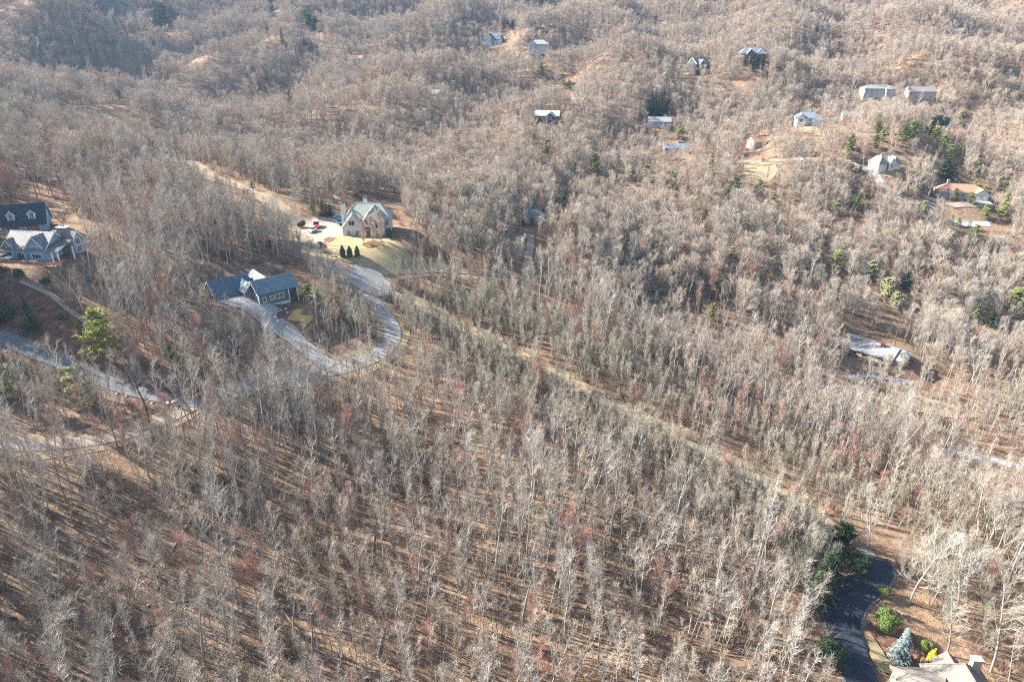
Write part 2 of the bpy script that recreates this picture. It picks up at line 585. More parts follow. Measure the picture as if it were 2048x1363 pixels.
def patch(name, px_poly, mat, off, label=None, jitter=0.5, keep=True, step=2.5):
    P = np.array([ground(*p)[:2] for p in px_poly])
    # close, densify, roughen the outline
    Q = []
    for a, b in zip(P, np.roll(P, -1, 0)):
        L = max(2, int(np.hypot(*(b - a)) / 1.2))
        t = np.linspace(0, 1, L, endpoint=False)[:, None]
        Q.append(a + (b - a) * t)
    Q = np.vstack(Q)
    for _ in range(6):
        Q = (np.roll(Q, 1, 0) + 2 * Q + np.roll(Q, -1, 0)) / 4
    rr = np.random.default_rng(len(Q))
    Q = Q + rr.normal(0, jitter, Q.shape)
    lo, hi = Q.min(0), Q.max(0)
    ax, ay = np.meshgrid(np.arange(lo[0], hi[0], step), np.arange(lo[1], hi[1], step))
    G = np.stack([ax.ravel(), ay.ravel()], 1)
    G = G[inside(G[:, 0], G[:, 1], Q)]
    allp = np.vstack([Q, G])
    k = len(Q)
    vv, ee, ff, *_ = geometry.delaunay_2d_cdt([Vector(p) for p in allp.tolist()], [(i, (i + 1) % k) for i in range(k)], [], 1, 1e-5)
    vs = [(p.x, p.y, float(HH(p.x, p.y)) + off) for p in vv]
    me = bpy.data.meshes.new(name)
    me.from_pydata(vs, [], [tuple(f) for f in ff])
    me.materials.append(mat)
    me.polygons.foreach_set('use_smooth', [True] * len(me.polygons))
    me.update()
    o = link_mesh(name, me)
    o['kind'] = 'structure'
    if label:
        o['label'] = label
    if keep:
        PATCHES.append(Q)
    return o


def inside(x, y, poly):
    poly = np.asarray(poly, float)
    res = np.zeros(len(x), bool)
    j = len(poly) - 1
    for i in range(len(poly)):
        xi, yi = poly[i]
        xj, yj = poly[j]
        c = ((yi > y) != (yj > y)) & (x < (xj - xi) * (y - yi) / (yj - yi + 1e-12) + xi)
        res ^= c
        j = i
    return res


# ---- roads, drives and their verges (pixels of the survey)
ridge_top = [(215, 235), (260, 256), (330, 298), (400, 338), (470, 368), (525, 393), (562, 418), (590, 447), (612, 487), (640, 520), (680, 545)]
bend = [(680, 545), (720, 577), (752, 610), (780, 645), (788, 680), (768, 706), (730, 722), (680, 738), (620, 748), (560, 757), (490, 773), (420, 800), (360, 830), (290, 862), (200, 884), (100, 892), (-40, 897)]
east_road = [(680, 545), (740, 546), (800, 543), (860, 541), (930, 545), (1000, 551), (1060, 562)]
ridge_road = [(735, 560), (790, 588), (850, 622), (930, 665), (1010, 703), (1100, 748), (1200, 800), (1300, 850), (1400, 902), (1500, 955), (1590, 1004), (1650, 1040), (1700, 1080), (1745, 1118), (1762, 1140), (1735, 1168), (1700, 1192), (1682, 1222), (1685, 1262), (1700, 1310), (1720, 1355), (1745, 1420), (1790, 1500)]
strip('verge', [(p[0], p[1]) for p in ridge_top], 7.5, M['dry_grass'], .08, wobble=.8, keep=.2)
strip('verge', bend[:11], 10.0, M['dry_grass'], .10, wobble=.9, keep=-1.2)
strip('verge', bend[10:], 7.0, M['dry_grass'], .11, wobble=.9, keep=-1.4)
strip('verge', east_road, 7.5, M['dry_grass'], .12, wobble=.8, keep=.5)
_rl = smooth_line([ground(*p)[:2] for p in ridge_road[:12]], 6.0)
_rt = np.gradient(_rl, axis=0)
_rt /= np.hypot(_rt[:, 0], _rt[:, 1])[:, None]
strip('verge', (_rl + np.stack([-_rt[:, 1], _rt[:, 0]], 1) * 1.7).tolist(), 5.8, M['dry_grass'], .14, wobble=1.2, keep=None, world=True)
strip('verge', ridge_road[13:], 7.2, M['asphalt_grey'], .15, wobble=.12, keep=None)
strip('road', ridge_top, 2.8, M['dry_track'], .22, 'narrow road along the wooded ridge towards the hills', wobble=.2)
strip('road', bend[:11], 5.0, M['asphalt_old'], .26, 'pale worn road bending below the cream house', wobble=.12)
strip('road', bend[10:], 3.2, M['gravel_pale'], .24, 'narrow pale road at the lower left', wobble=.2)
strip('road', east_road, 3.0, M['dry_track'], .30, 'pale worn road running east behind the trees', wobble=.12)
strip('road', ridge_road[:14], 2.8, M['dry_track'], .34, 'straight road along the tree lined ridge', wobble=.12, keep=.2)
strip('road', ridge_road[13:], 6.4, M['asphalt_shade_tone'], .38, 'asphalt road with shade in its colour bending in front of the tan roofed house')
patch('road_junction', [(655, 528), (690, 533), (735, 538), (765, 545), (775, 560), (790, 585), (770, 600), (735, 590), (700, 570), (668, 548)], M['asphalt_old'], .42, jitter=.3)
west_drive = [(-60, 648), (0, 674), (60, 700), (120, 724), (180, 750), (240, 775), (300, 793), (350, 804), (400, 808)]
strip('verge', west_drive, 8.5, M['mulch'], .12, wobble=.6, keep=.5)
strip('driveway', west_drive, 4.3, M['asphalt_grey'], .34, 'grey asphalt drive lined with pale boulders')
teal_drive = [(462, 596), (500, 615), (545, 645), (590, 678), (620, 705), (648, 728), (662, 738)]
strip('driveway', teal_drive, 4.6, M['concrete'], .36, 'long pale concrete drive of the slate blue house')
patch('driveway_court', [(425, 598), (455, 585), (500, 585), (540, 612), (566, 618), (562, 628), (545, 640), (520, 640), (480, 622), (440, 608)], M['concrete'], .55, jitter=.15)
strip('driveway', [(1690, 757), (1740, 752), (1800, 764), (1822, 768)], 2.2, M['concrete'], .3, 'pale concrete drive below the long grey roof')
strip('road', [(1870, 902), (1930, 910), (1990, 922), (2048, 938), (2110, 955)], 5.0, M['concrete'], .3, 'pale road behind the trees at the right edge')
strip('road', [(1620, 318), (1560, 322), (1480, 324), (1430, 322)], 4.5, M['gravel_pale'], .3, 'pale gravel lane on the far slope')
strip('road', [(1700, 325), (1740, 345), (1780, 385), (1830, 425), (1900, 446), (1980, 450)], 4.5, M['asphalt_old'], .3, 'grey lane below the terracotta roofed house')
strip('driveway', [(1805, 403), (1850, 407), (1900, 411), (1960, 411)], 4.0, M['gravel_pale'], .35, 'pale gravel drive of the terracotta roofed house')
strip('driveway', [(1020, 126), (1060, 116), (1110, 112)], 3.5, M['gravel_pale'], .35)
strip('driveway', [(1140, 192), (1175, 200)], 3.5, M['gravel_pale'], .35)
strip('driveway', [(1060, 470), (1062, 490), (1055, 520), (1050, 555)], 3.0, M['gravel_pale'], .3)
# ---- yards
patch('yard', [(585, 440), (640, 432), (680, 440), (690, 462), (720, 468), (700, 478), (660, 478), (640, 500), (622, 500), (612, 470)], M['gravel_pale'], .2, 'gravel court of the cream house')
patch('lawn', [(660, 476), (700, 471), (745, 474), (790, 484), (825, 512), (815, 540), (770, 545), (725, 536), (680, 520), (646, 503)], M['lawn_green'], .26, 'yellow green front lawn of the cream house')
patch('planting_bed', [(720, 489), (735, 482), (770, 484), (778, 490), (750, 496), (728, 496)], M['mulch'], .34, keep=False)
patch('planting_bed', [(645, 482), (660, 474), (674, 476), (668, 484), (652, 492)], M['mulch'], .34, keep=False)
patch('lawn', [(685, 424), (694, 416), (690, 436), (672, 440)], M['lawn_green'], .4, jitter=.3)
patch('lawn', [(565, 640), (590, 622), (625, 625), (636, 640), (618, 655), (580, 652)], M['lawn_gold'], .44, 'golden winter lawn beside the slate blue house', jitter=.3)
patch('planting_bed', [(552, 630), (566, 622), (578, 626), (566, 645), (552, 648)], M['mulch'], .55, keep=False, jitter=.2)
patch('lawn', [(395, 578), (415, 566), (428, 586), (420, 600), (398, 594)], M['lawn_gold'], .36, jitter=.3)
patch('planting_bed', [(0, 560), (60, 570), (130, 600), (190, 650), (215, 700), (180, 735), (110, 708), (40, 680), (-20, 655)], M['mulch'], .2, 'dark garden slope below the blue house')
patch('lawn', [(1735, 1250), (1750, 1290), (1775, 1320), (1800, 1345), (1790, 1362), (1758, 1350), (1740, 1310), (1728, 1270)], M['lawn_green'], .3, 'narrow lawn between the dark road and the blue spruce', jitter=.25)
patch('planting_bed', [(1745, 1230), (1790, 1230), (1840, 1290), (1850, 1340), (1810, 1350), (1775, 1310), (1750, 1270)], M['mulch'], .22, jitter=.3)
patch('bare_soil', [(1632, 1010), (1665, 1014), (1672, 1030), (1650, 1042), (1625, 1030)], M['clay'], .5, 'round patch of bare orange clay beside the ridge road', jitter=.3)
patch('meadow', [(1770, 330), (1850, 345), (1860, 362), (1800, 366), (1755, 352)], M['dry_grass'], .3)
patch('meadow', [(1590, 250), (1660, 252), (1680, 275), (1600, 272)], M['dry_grass'], .3)
patch('meadow', [(1720, 795), (1800, 780), (1900, 810), (1960, 835), (1900, 840), (1800, 815)], M['dry_grass'], .3)
patch('meadow', [(1480, 325), (1560, 335), (1540, 365), (1490, 372)], M['dry_grass'], .3)
patch('meadow', [(1830, 210), (1890, 212), (1900, 225), (1840, 224)], M['dry_grass'], .3)


# ------------------------------------------------------------------ houses
HOUSES = []          # x, y, radius: no trees here


class House:
    def __init__(self, name, px, py, rot, label, cat='house', radius=12.0, sink=0.0, shift=(0, 0)):
        x, y, z = ground(px, py)
        x += shift[0]
        y += shift[1]
        z = float(HH(x, y))
        self.o = empty(name, (x, y, z - sink), R(rot))
        tag(self.o, label, cat)
        self.rot = R(rot)
        HOUSES.append((x, y, radius))

    def walls(self, mat, *blocks, name='wall', z0=-5.0):
        """blocks: (x0,x1,y0,y1,ztop[,axis,ridge]) boxes with optional gable tops"""
        b = MB()
        for bl in blocks:
            x0, x1, y0, y1, zt = bl[:5]
            zb = z0
            if len(bl) == 5:
                b.box(x0, x1, y0, y1, zb, zt)
            else:
                ax, zr = bl[5], bl[6]
                if ax == 'x':
                    ym = (y0 + y1) / 2
                    b.extrude([(y0, zb), (y1, zb), (y1, zt), (ym, zr), (y0, zt)], x0, x1, 'x')
                else:
                    xm = (x0 + x1) / 2
                    b.extrude([(x0, zb), (x1, zb), (x1, zt), (xm, zr), (x0, zt)], y0, y1, 'y')
        return b.build(name, mat, self.o)

    def gable(self, x0, x1, y0, y1, ze, zr, axis, mat, over=.5, gover=.35, t=.22, seams=0.0, name='roof', seam_mat=None):
        """gable roof over the rectangle, ridge along axis, eaves at ze, ridge at zr"""
        b = MB()
        if axis == 'x':
            c0, c1, a0, a1 = y0, y1, x0 - gover, x1 + gover
        else:
            c0, c1, a0, a1 = x0, x1, y0 - gover, y1 + gover
        cm = (c0 + c1) / 2
        sl = (zr - ze) / (cm - c0)
        e0, e1, zz = c0 - over, c1 + over, ze - over * sl
        b.extrude([(e0, zz), (cm, zr), (e1, zz), (e1, zz + t), (cm, zr + t), (e0, zz + t)], a0, a1, axis)
        if seams:
            k = int((a1 - a0) / seams)
            for i in range(k + 1):
                s = a0 + (a1 - a0) * i / k
                for e in (e0, e1):
                    prof = [(e, zz + t + .005), (cm, zr + t + .005), (cm, zr + t + .085), (e, zz + t + .085)]
                    b.extrude(prof, s - .035, s + .035, axis)
        r = b.build(name, mat, self.o)
        # pale rake and eave boards
        w = .10
        for s in (a0 - .04, a1 - .06):
            f = MB()
            f.extrude([(e0, zz - .18), (cm, zr - .18), (e1, zz - .18), (e1, zz + t - .02), (cm, zr + t - .02), (e0, zz + t - .02)], s, s + w, axis)
            f.build('fascia', M['trim_white'], r)
        return r

    def shed(self, x0, x1, y0, y1, zlow, zhigh, mat, low='y0', t=.2, seams=0.0, name='roof'):
        b = MB()
        if low == 'y0':
            b.extrude([(y0, zlow), (y1, zhigh), (y1, zhigh + t), (y0, zlow + t)], x0, x1, 'x')
            if seams:
                k = int((x1 - x0) / seams)
                for i in range(k + 1):
                    s = x0 + (x1 - x0) * i / k
                    b.extrude([(y0, zlow + t + .005), (y1, zhigh + t + .005), (y1, zhigh + t + .085), (y0, zlow + t + .085)], s - .035, s + .035, 'x')
        else:
            b.extrude([(x0, zlow), (x1, zhigh), (x1, zhigh + t), (x0, zlow + t)], y0, y1, 'y')
        return b.build(name, mat, self.o)

    def hip(self, x0, x1, y0, y1, ze, zr, axis, mat, over=.5, t=.25, inset=None, name='roof', cap=True):
        x0 -= over
        x1 += over
        y0 -= over
        y1 += over
        b = MB()
        if axis == 'x':
            i = (y1 - y0) / 2 * .9 if inset is None else inset
            ra, rb = (x0 + i, (y0 + y1) / 2, zr), (x1 - i, (y0 + y1) / 2, zr)
            tops = [(0, 1, 9, 8), (1, 2, 9), (2, 3, 8, 9), (3, 0, 8)]
        else:
            i = (x1 - x0) / 2 * .9 if inset is None else inset
            ra, rb = ((x0 + x1) / 2, y0 + i, zr), ((x0 + x1) / 2, y1 - i, zr)
            tops = [(0, 1, 8), (1, 2, 9, 8), (2, 3, 9), (3, 0, 8, 9)]
        V = [(x0, y0, ze), (x1, y0, ze), (x1, y1, ze), (x0, y1, ze), (x0, y0, ze - t), (x1, y0, ze - t), (x1, y1, ze - t), (x0, y1, ze - t), ra, rb]
        b.solid(V, tops + [(4, 5, 1, 0), (5, 6, 2, 1), (6, 7, 3, 2), (7, 4, 0, 3), (7, 6, 5, 4)])
        r = b.build(name, mat, self.o)
        if cap:
            c = MB()
            for p, q in [(V[0], ra), (V[3], ra), (V[1], rb), (V[2], rb), (ra, rb)] if axis == 'x' else [(V[0], ra), (V[1], ra), (V[2], rb), (V[3], rb), (ra, rb)]:
                c.bar((p[0], p[1], p[2] + .03), (q[0], q[1], q[2] + .03), .24)
            c.build('ridge_cap', mat, r)
        return r

    def window(self, x, y, z, w, h, face='front', frame=None, bars=(1, 1), pane=None, name='window'):
        """(x,y,z) is the centre of the opening on the wall"""
        frame = frame or M['trim_white']
        b = MB()
        g = MB()
        fw = .13

        def put(B, u0, u1, v0, v1, o0, o1):
            if face == 'front':
                B.box(x + u0, x + u1, y - o1, y - o0, z + v0, z + v1)
            elif face == 'back':
                B.box(x + u0, x + u1, y + o0, y + o1, z + v0, z + v1)
            elif face == 'right':
                B.box(x + o0, x + o1, y + u0, y + u1, z + v0, z + v1)
            else:
                B.box(x - o1, x - o0, y + u0, y + u1, z + v0, z + v1)
        a, c = w / 2, h / 2
        put(b, -a - fw, -a, -c - fw, c + fw, 0, .11)
        put(b, a, a + fw, -c - fw, c + fw, 0, .11)
        put(b, -a, a, c, c + fw, 0, .11)
        put(b, -a, a, -c - fw, -c, 0, .12)
        for i in range(1, bars[0] + 1):
            u = -a + w * i / (bars[0] + 1)
            put(b, u - .035, u + .035, -c, c, .03, .08)
        for i in range(1, bars[1] + 1):
            v = -c + h * i / (bars[1] + 1)
            put(b, -a, a, v - .03, v + .03, .03, .075)
        put(g, -a, a, -c, c, .005, .045)
        wo_ = b.build(name, frame, self.o)
        g.build('pane' if name == 'window' else 'door_panel', pane or M['glass_dark'], wo_)
        return wo_

    def box(self, name, mat, x0, x1, y0, y1, z0, z1, parent=None):
        b = MB()
        b.box(x0, x1, y0, y1, z0, z1)
        return b.build(name, mat, parent or self.o)

    def chimney(self, x, y, w, d, z0, z1, mat, cap=None, pots=1):
        b = MB()
        b.box(x - w / 2, x + w / 2, y - d / 2, y + d / 2, z0, z1)
        c = b.build('chimney', mat, self.o)
        k = MB()
        k.box(x - w / 2 - .15, x + w / 2 + .15, y - d / 2 - .15, y + d / 2 + .15, z1, z1 + .22)
        k.build('chimney_cap', cap or mat, c)
        if pots:
            p = MB()
            for i in range(pots):
                u = x + (i - (pots - 1) / 2) * .7
                p.chain([(u, y, z1 + .22), (u, y, z1 + .7)], [.2, .18], 8)
                p.box(u - .26, u + .26, y - .26, y + .26, z1 + .7, z1 + .78)
            p.build('flue', M['siding_dark'], c)
        return c


# ---- cream stucco house with sage roof
h = House('cream_house', 735, 470, 4, 'large cream stucco house with steep sage green roof and front gables', radius=14, sink=.2)
h.walls(M['stucco_cream'], (-8.2, 8.5, 1, 11, 5.7), (-8.6, -1.4, -2.2, 4, 3.8, 'y', 8.0), (-1.0, 6.4, -1.8, 6, 5.7), (-1.3, 2.7, -2.5, 2, 5.8, 'y', 8.0))
h.hip(-8.2, 8.5, 1, 11, 5.7, 10.9, 'x', M['roof_sage'], inset=4.4)
h.hip(-1.0, 6.4, -1.8, 9.0, 5.75, 10.3, 'y', M['roof_sage'], inset=3.6)
h.gable(-8.6, -1.4, -2.2, 5.0, 3.8, 8.0, 'y', M['roof_sage'], over=.5)
h.gable(-1.3, 2.7, -2.5, 3.2, 5.8, 8.1, 'y', M['roof_sage'], over=.45)
h.window(-5.1, -2.2, 5.3, 2.0, 1.6, bars=(1, 0))
h.window(-6.4, -2.2, 1.6, 1.1, 1.7)
h.window(-3.3, -2.2, 1.6, 1.1, 1.7)
h.window(.7, -2.5, 5.6, 1.9, 1.7, bars=(2, 1))
h.window(4.4, -1.8, 4.6, 2.0, 2.6, bars=(1, 1))
h.window(4.4, -1.8, 1.4, 2.0, 1.9, bars=(2, 1))
h.window(7.5, 1.0, 1.4, 1.2, 1.9)
h.window(7.5, 1.0, 4.3, 1.2, 1.5)
h.window(.7, -2.5, 1.2, 1.4, 2.3, frame=M['wood_brown'], bars=(1, 0), name='door', pane=M['wood_brown'])
for yy in (3, 6, 9):
    h.window(8.5, yy, 3.8, 1.2, 1.7, 'right')
b_ = MB()
b_.extrude([(-3.2, 3.2), (-2.5, 3.8), (-2.5, 3.5), (-3.2, 3.0)], -1.0, 2.4, 'x')
b_.build('porch_roof', M['roof_charcoal'], h.o)
h.box('trim_band', M['trim_white'], -8.64, -1.36, -2.27, -2.21, 3.1, 3.35)
h.chimney(-9.0, 5.5, 1.6, 1.4, -3, 11.0, M['stucco_cream'], M['siding_dark'])
h.chimney(-1.0, 9.0, 1.5, 1.3, 7, 12.0, M['stucco_cream'], M['siding_dark'])
cream_chimney = h.o.matrix_basis @ Vector((-9.0, 5.5, 11.8))

# ---- slate blue house with metal roof
h = House('slate_blue_house', 520, 610, 40, 'dark slate blue house with blue grey metal roof and screened porch', radius=12, sink=.2)
h.o.location.z += .2
h.walls(M['siding_teal'], (0, 9.2, 0, 8.6, 3.5, 'x', 6.3), (1.5, 7.5, 5, 12, 3.5, 'y', 6.2), (-10.0, 1.2, 8.4, 16.4, 3.1, 'x', 6.3))
h.gable(0, 12.3, 0, 8.6, 3.5, 6.3, 'x', M['roof_slate'], over=.6, gover=.5, seams=.6)
h.gable(1.5, 7.5, 4.6, 14.5, 3.5, 6.45, 'y', M['roof_slate'], over=.3, seams=.6)
h.gable(-10.0, 1.2, 8.4, 16.4, 3.1, 6.3, 'x', M['roof_slate'], over=.6, gover=.5, seams=.6)
h.walls(M['stone_grey'], (-2.4, 1.4, 4.6, 9.5, 3.4, 'y', 5.4))
h.gable(-2.4, 1.4, 4.6, 11.5, 3.4, 5.5, 'y', M['roof_slate'], over=.4, gover=.5, seams=.6)
h.window(-.5, 4.6, 1.2, 1.1, 2.2, frame=M['trim_white'], bars=(0, 0), name='door', pane=M['wood_brown'])
h.box('foundation', M['stucco_white'], 3.0, 9.25, -.06, 1.0, -6, -.6)
h.window(6.3, 0, 1.5, 2.5, 1.4, bars=(1, 0))
h.window(3.9, 0, 1.4, .8, 1.3, bars=(0, 1))
h.window(1.6, 0, 1.3, .9, 1.2, bars=(0, 0))
for yy, ww in ((1.4, 1.4), (3.4, 1.2)):
    h.window(0, yy, 1.6, ww, 1.9, 'left')
h.box('corner_trim', M['trim_white'], -.2, .0, -.35, .0, -3, 3.2)
h.box('corner_trim', M['trim_white'], -.35, -.15, 8.2, 8.6, -3, 3.2)
for k, xx in enumerate((-8.2, -5.2, -2.2)):
    h.window(xx, 8.4, 1.0, 2.5, 2.2, frame=M['trim_white'], bars=(0, 2), name='door', pane=M['siding_dark'])
for xx, yy in ((12.1, .1), (12.1, 4.3), (12.1, 8.5), (9.35, .1)):
    h.box('porch_post', M['trim_white'], xx - .12, xx + .12, yy - .12, yy + .12, -6, 3.3)
h.box('porch_floor', M['wood_brown'], 9.22, 12.4, 0, 8.6, -.3, -.1)
h.box('porch_screen', M['siding_dark'], 9.3, 12.05, .15, 8.4, -6, -.32)
h.box('porch_screen', M['siding_dark'], 9.8, 11.95, .5, 8.1, -.08, 2.6)
b_ = MB()
b_.chain([(-7, 14.0, 5.8), (-7, 14.0, 7.1)], [.22, .22], 8)
b_.build('vent_pipe', M['metal_grey'], h.o)

# ---- blue house with ribbed metal roof and deck, plus its garage
h = House('blue_house', 57, 520, -8, 'pale blue house with ribbed metal roof, stone chimney and raised wooden deck', radius=12, sink=.3)
h.walls(M['siding_blue'], (-6.5, 6.2, 0, 8.5, 3.9, 'x', 7.4), (-6.6, -3.6, -.25, 2, 4.3, 'y', 5.9), (1.2, 5.9, -.35, 3, 4.6, 'y', 7.1), (1.0, 8.0, 8.0, 13.0, 3.4, 'x', 6.0))
h.gable(-6.5, 6.2, 0, 8.5, 3.9, 7.4, 'x', M['roof_metal'], over=.7, gover=.5, seams=.42)
h.gable(-6.6, -3.6, -.3, 4.2, 4.3, 5.95, 'y', M['roof_metal'], over=.4, seams=.42)
h.gable(1.2, 5.9, -.4, 5.0, 4.6, 7.15, 'y', M['roof_metal'], over=.45, seams=.42)
h.gable(1.0, 8.0, 8.0, 13.0, 3.4, 6.0, 'x', M['roof_metal'], over=.5, seams=.42)
h.gable(2.5, 7.2, 6.5, 11.5, 4.0, 6.6, 'y', M['roof_metal'], over=.4, seams=.42)
h.shed(6.5, 10.6, -.8, 5.5, 3.1, 4.9, M['roof_metal'], seams=.42, name='porch_roof')
for xx, yy in ((10.3, -.5), (8.4, -.5), (10.3, 5.2)):
    h.box('porch_post', M['trim_white'], xx - .14, xx + .14, yy - .14, yy + .14, -4, 3.15)
h.window(-5.2, -.25, 1.9, 1.5, 1.0, bars=(0, 0))
h.window(-5.2, -.25, 4.5, .7, .7, bars=(0, 0))
h.window(-2.0, 0, 1.2, 2.2, 2.3, bars=(2, 0), name='door', pane=M['glass_dark'])
h.window(3.4, -.35, 3.9, 1.9, .9, bars=(3, 0))
h.window(3.4, -.35, 1.6, 2.8, 1.2, bars=(2, 0))
h.window(.4, 0, 1.4, .9, 1.6)
h.window(8.0, 10.5, 3.2, 1.6, 1.6, 'right')
h.window(8.0, 10.5, .9, 1.6, 1.6, 'right')
b_ = MB()
b_.box(-6.9, 10.8, -3.4, -.4, -.25, 0)
dk = b_.build('deck', M['deck_wood'], h.o)
for i in range(8):
    xx = -6.8 + i * 2.5
    b_ = MB()
    b_.box(xx - .09, xx + .09, -3.4, -3.22, -5, 1.05)
    b_.build('deck_post', M['wood_brown'], dk)
for i in range(7):
    xx = -6.8 + i * 2.5
    b_ = MB()
    b_.box(xx + .1, xx + 2.4, -3.36, -3.30, .12, .98)
    b_.build('railing_panel', M['deck_wood'], dk)
b_ = MB()
b_.box(10.7, 10.78, -3.2, -.5, .12, .98)
b_.build('railing_panel', M['deck_wood'], dk)
h.box('table', M['paint_white'], 2.0, 4.4, -2.2, -1.2, .6, .75, dk)
h.box('table', M['paint_white'], -.6, .8, -2.0, -1.2, .5, .7, dk)
h.chimney(7.4, 7.0, 3.0, 1.5, -3, 8.2, M['stone_grey'], M['paint_white'], pots=2)

h = House('garage', 52, 464, 23, 'garage with steep navy roof, two white dormers and brown doors', 'garage', radius=9, sink=.2)
h.walls(M['siding_blue'], (-6.2, 6.0, 0, 8.6, 3.0, 'x', 8.0))
h.gable(-6.2, 6.0, 0, 8.6, 3.0, 8.0, 'x', M['roof_navy'], over=.7, gover=.5, seams=.6)
for xx in (-3.0, 2.6):
    b_ = MB()
    b_.extrude([(xx - .95, 3.6), (xx + .95, 3.6), (xx + .95, 5.6), (xx, 6.6), (xx - .95, 5.6)], .7, 3.6, 'y')
    d_ = b_.build('dormer', M['siding_blue'], h.o)
    b_ = MB()
    b_.extrude([(xx - 1.3, 5.3), (xx, 6.68), (xx + 1.3, 5.3), (xx + 1.3, 5.5), (xx, 6.9), (xx - 1.3, 5.5)], .4, 3.6, 'y')
    b_.build('dormer_roof', M['roof_navy'], d_)
    b_ = MB()
    b_.extrude([(xx - 1.33, 5.2), (xx, 6.6), (xx + 1.33, 5.2), (xx + 1.33, 5.48), (xx, 6.88), (xx - 1.33, 5.48)], .3, .42, 'y')
    for s in (-.95, .78):
        b_.box(xx + s, xx + s + .17, .6, .72, 3.6, 5.6)
    b_.build('dormer_trim', M['trim_white'], d_)
    h.window(xx, .68, 5.0, .9, 1.2)
for xx in (-3.0, 2.2):
    h.window(xx, 0, 1.1, 3.6, 2.2, bars=(0, 3), name='door', pane=M['garage_brown'])
h.window(6.0, 4.3, 4.8, 1.0, 1.4, 'right')

# ---- tan roofed house at the lower edge
h = House('tan_roof_house', 1893, 1408, -5, 'house with tan and grey shingle hip roof and tan chimney beside blue spruce', radius=11, sink=0)
h.walls(M['siding_tan'], (-2.5, 7.0, -10, 5.0, 3.0), (-8.0, 1, -8, 4.2, 3.0), (0, 4.0, 3, 6.5, 3.1, 'y', 4.8))
h.hip(-2.5, 7.0, -10, 5.0, 3.05, 7.2, 'y', M['roof_tan'], inset=3.2)
h.hip(-8.0, 1, -8, 4.2, 3.0, 6.3, 'x', M['roof_tan'], inset=4.4)
h.gable(0, 4.0, 2.4, 6.5, 3.1, 4.9, 'y', M['roof_tan'])
h.chimney(4.8, 3.4, 1.5, 1.0, 2, 7.4, M['siding_tan'], M['siding_tan'], pots=0)
b_ = MB()
b_.chain([(5.4, -1.0, 4.4), (5.4, -1.0, 5.4)], [.16, .16], 8)
b_.box(5.2, 5.6, -1.2, -.8, 5.4, 5.5)
b_.build('vent_pipe', M['paint_white'], h.o)
for xx in (-6, -2.6):
    h.window(xx, 4.2, 1.5, 1.2, 1.5, 'back')
h.window(2.0, 6.5, 1.5, 1.4, 1.5, 'back')
h.window(5.6, 5.0, 1.5, 1.2, 1.5, 'back')
for yy in (-6, -2, 2):
    h.window(7.0, yy, 1.5, 1.2, 1.5, 'right')

# ---- long grey roof on the right
h = House('long_grey_house', 1746, 708, -44, 'long low house with weathered grey shingle roof among bare trees', radius=14, sink=0)
h.walls(M['siding_tan'], (-12.5, 8.5, -6.5, 6.5, 2.7, 'x', 4.9), (-13, -7.0, -9.5, -5, 2.6), (6.5, 12.0, -5, 6.2, 2.6))
h.gable(-12.5, 8.5, -6.5, 6.5, 2.7, 4.9, 'x', M['roof_greyshingle'], over=.8)
h.gable(-13, -7.0, -10, 0, 2.6, 4.4, 'y', M['roof_greyshingle'], over=.6)
h.hip(6.5, 12.0, -5, 6.2, 2.6, 4.6, 'x', M['roof_greyshingle'], over=.6)
h.chimney(3.0, -1.2, 1.4, .9, 3, 6.1, M['brick_red'], M['brick_red'], pots=0)
for xx in (-5, -1.5, 2, 5.5):
    h.window(xx, -6.5, 1.3, 1.5, 1.3, bars=(1, 0))
for yy in (-2, 2):
    h.window(12.0, yy + .8, 1.3, 1.2, 1.3, 'right')


def simple_house(name, px, py, rot, label, w, d, ze, zr, wall, roof, hip=False, wings=(), front=None, chim=None, radius=11, cat='house', wins=True):
    h = House(name, px, py, rot, label, cat, radius=radius)
    blocks = [(-w / 2, w / 2, -d / 2, d / 2, ze)] if hip else [(-w / 2, w / 2, -d / 2, d / 2, ze, 'x', zr)]
    if front:
        fx, fw, fp, fz = front
        blocks.append((fx - fw / 2, fx + fw / 2, -d / 2 - fp, 0, ze, 'y', fz))
    for wx, ww, wy0, wy1, wze in wings:
        blocks.append((wx - ww / 2, wx + ww / 2, wy0, wy1, wze))
    h.walls(M[wall], *blocks)
    if hip:
        h.hip(-w / 2, w / 2, -d / 2, d / 2, ze, zr, 'x', M[roof])
    else:
        h.gable(-w / 2, w / 2, -d / 2, d / 2, ze, zr, 'x', M[roof])
    if front:
        h.gable(fx - fw / 2, fx + fw / 2, -d / 2 - fp, 0, ze, fz, 'y', M[roof])
        if wins:
            h.window(fx, -d / 2 - fp, ze - 1.3, min(fw * .5, 1.8), 1.5)
    for wx, ww, wy0, wy1, wze in wings:
        h.hip(wx - ww / 2, wx + ww / 2, wy0, wy1, wze, wze + (zr - ze) * .8, 'y', M[roof])
    if chim:
        h.chimney(chim[0], chim[1], 1.2, 1.0, 2, zr + 1.4, M['brick_red' if wall == 'brick_red' else 'stone_pale'], pots=1)
    if wins:
        for k in range(int(w / 3.6)):
            xx = -w / 2 + 1.8 + k * 3.6
            if front and abs(xx - front[0]) < front[1] / 2 + .8:
                continue
            h.window(xx, -d / 2, ze - 1.4, 1.3, 1.5)
            if ze > 4.5:
                h.window(xx, -d / 2, ze - 4.2, 1.3, 1.5)
        h.window(w / 2, 0, ze - 1.4, 1.2, 1.5, 'right')
    return h


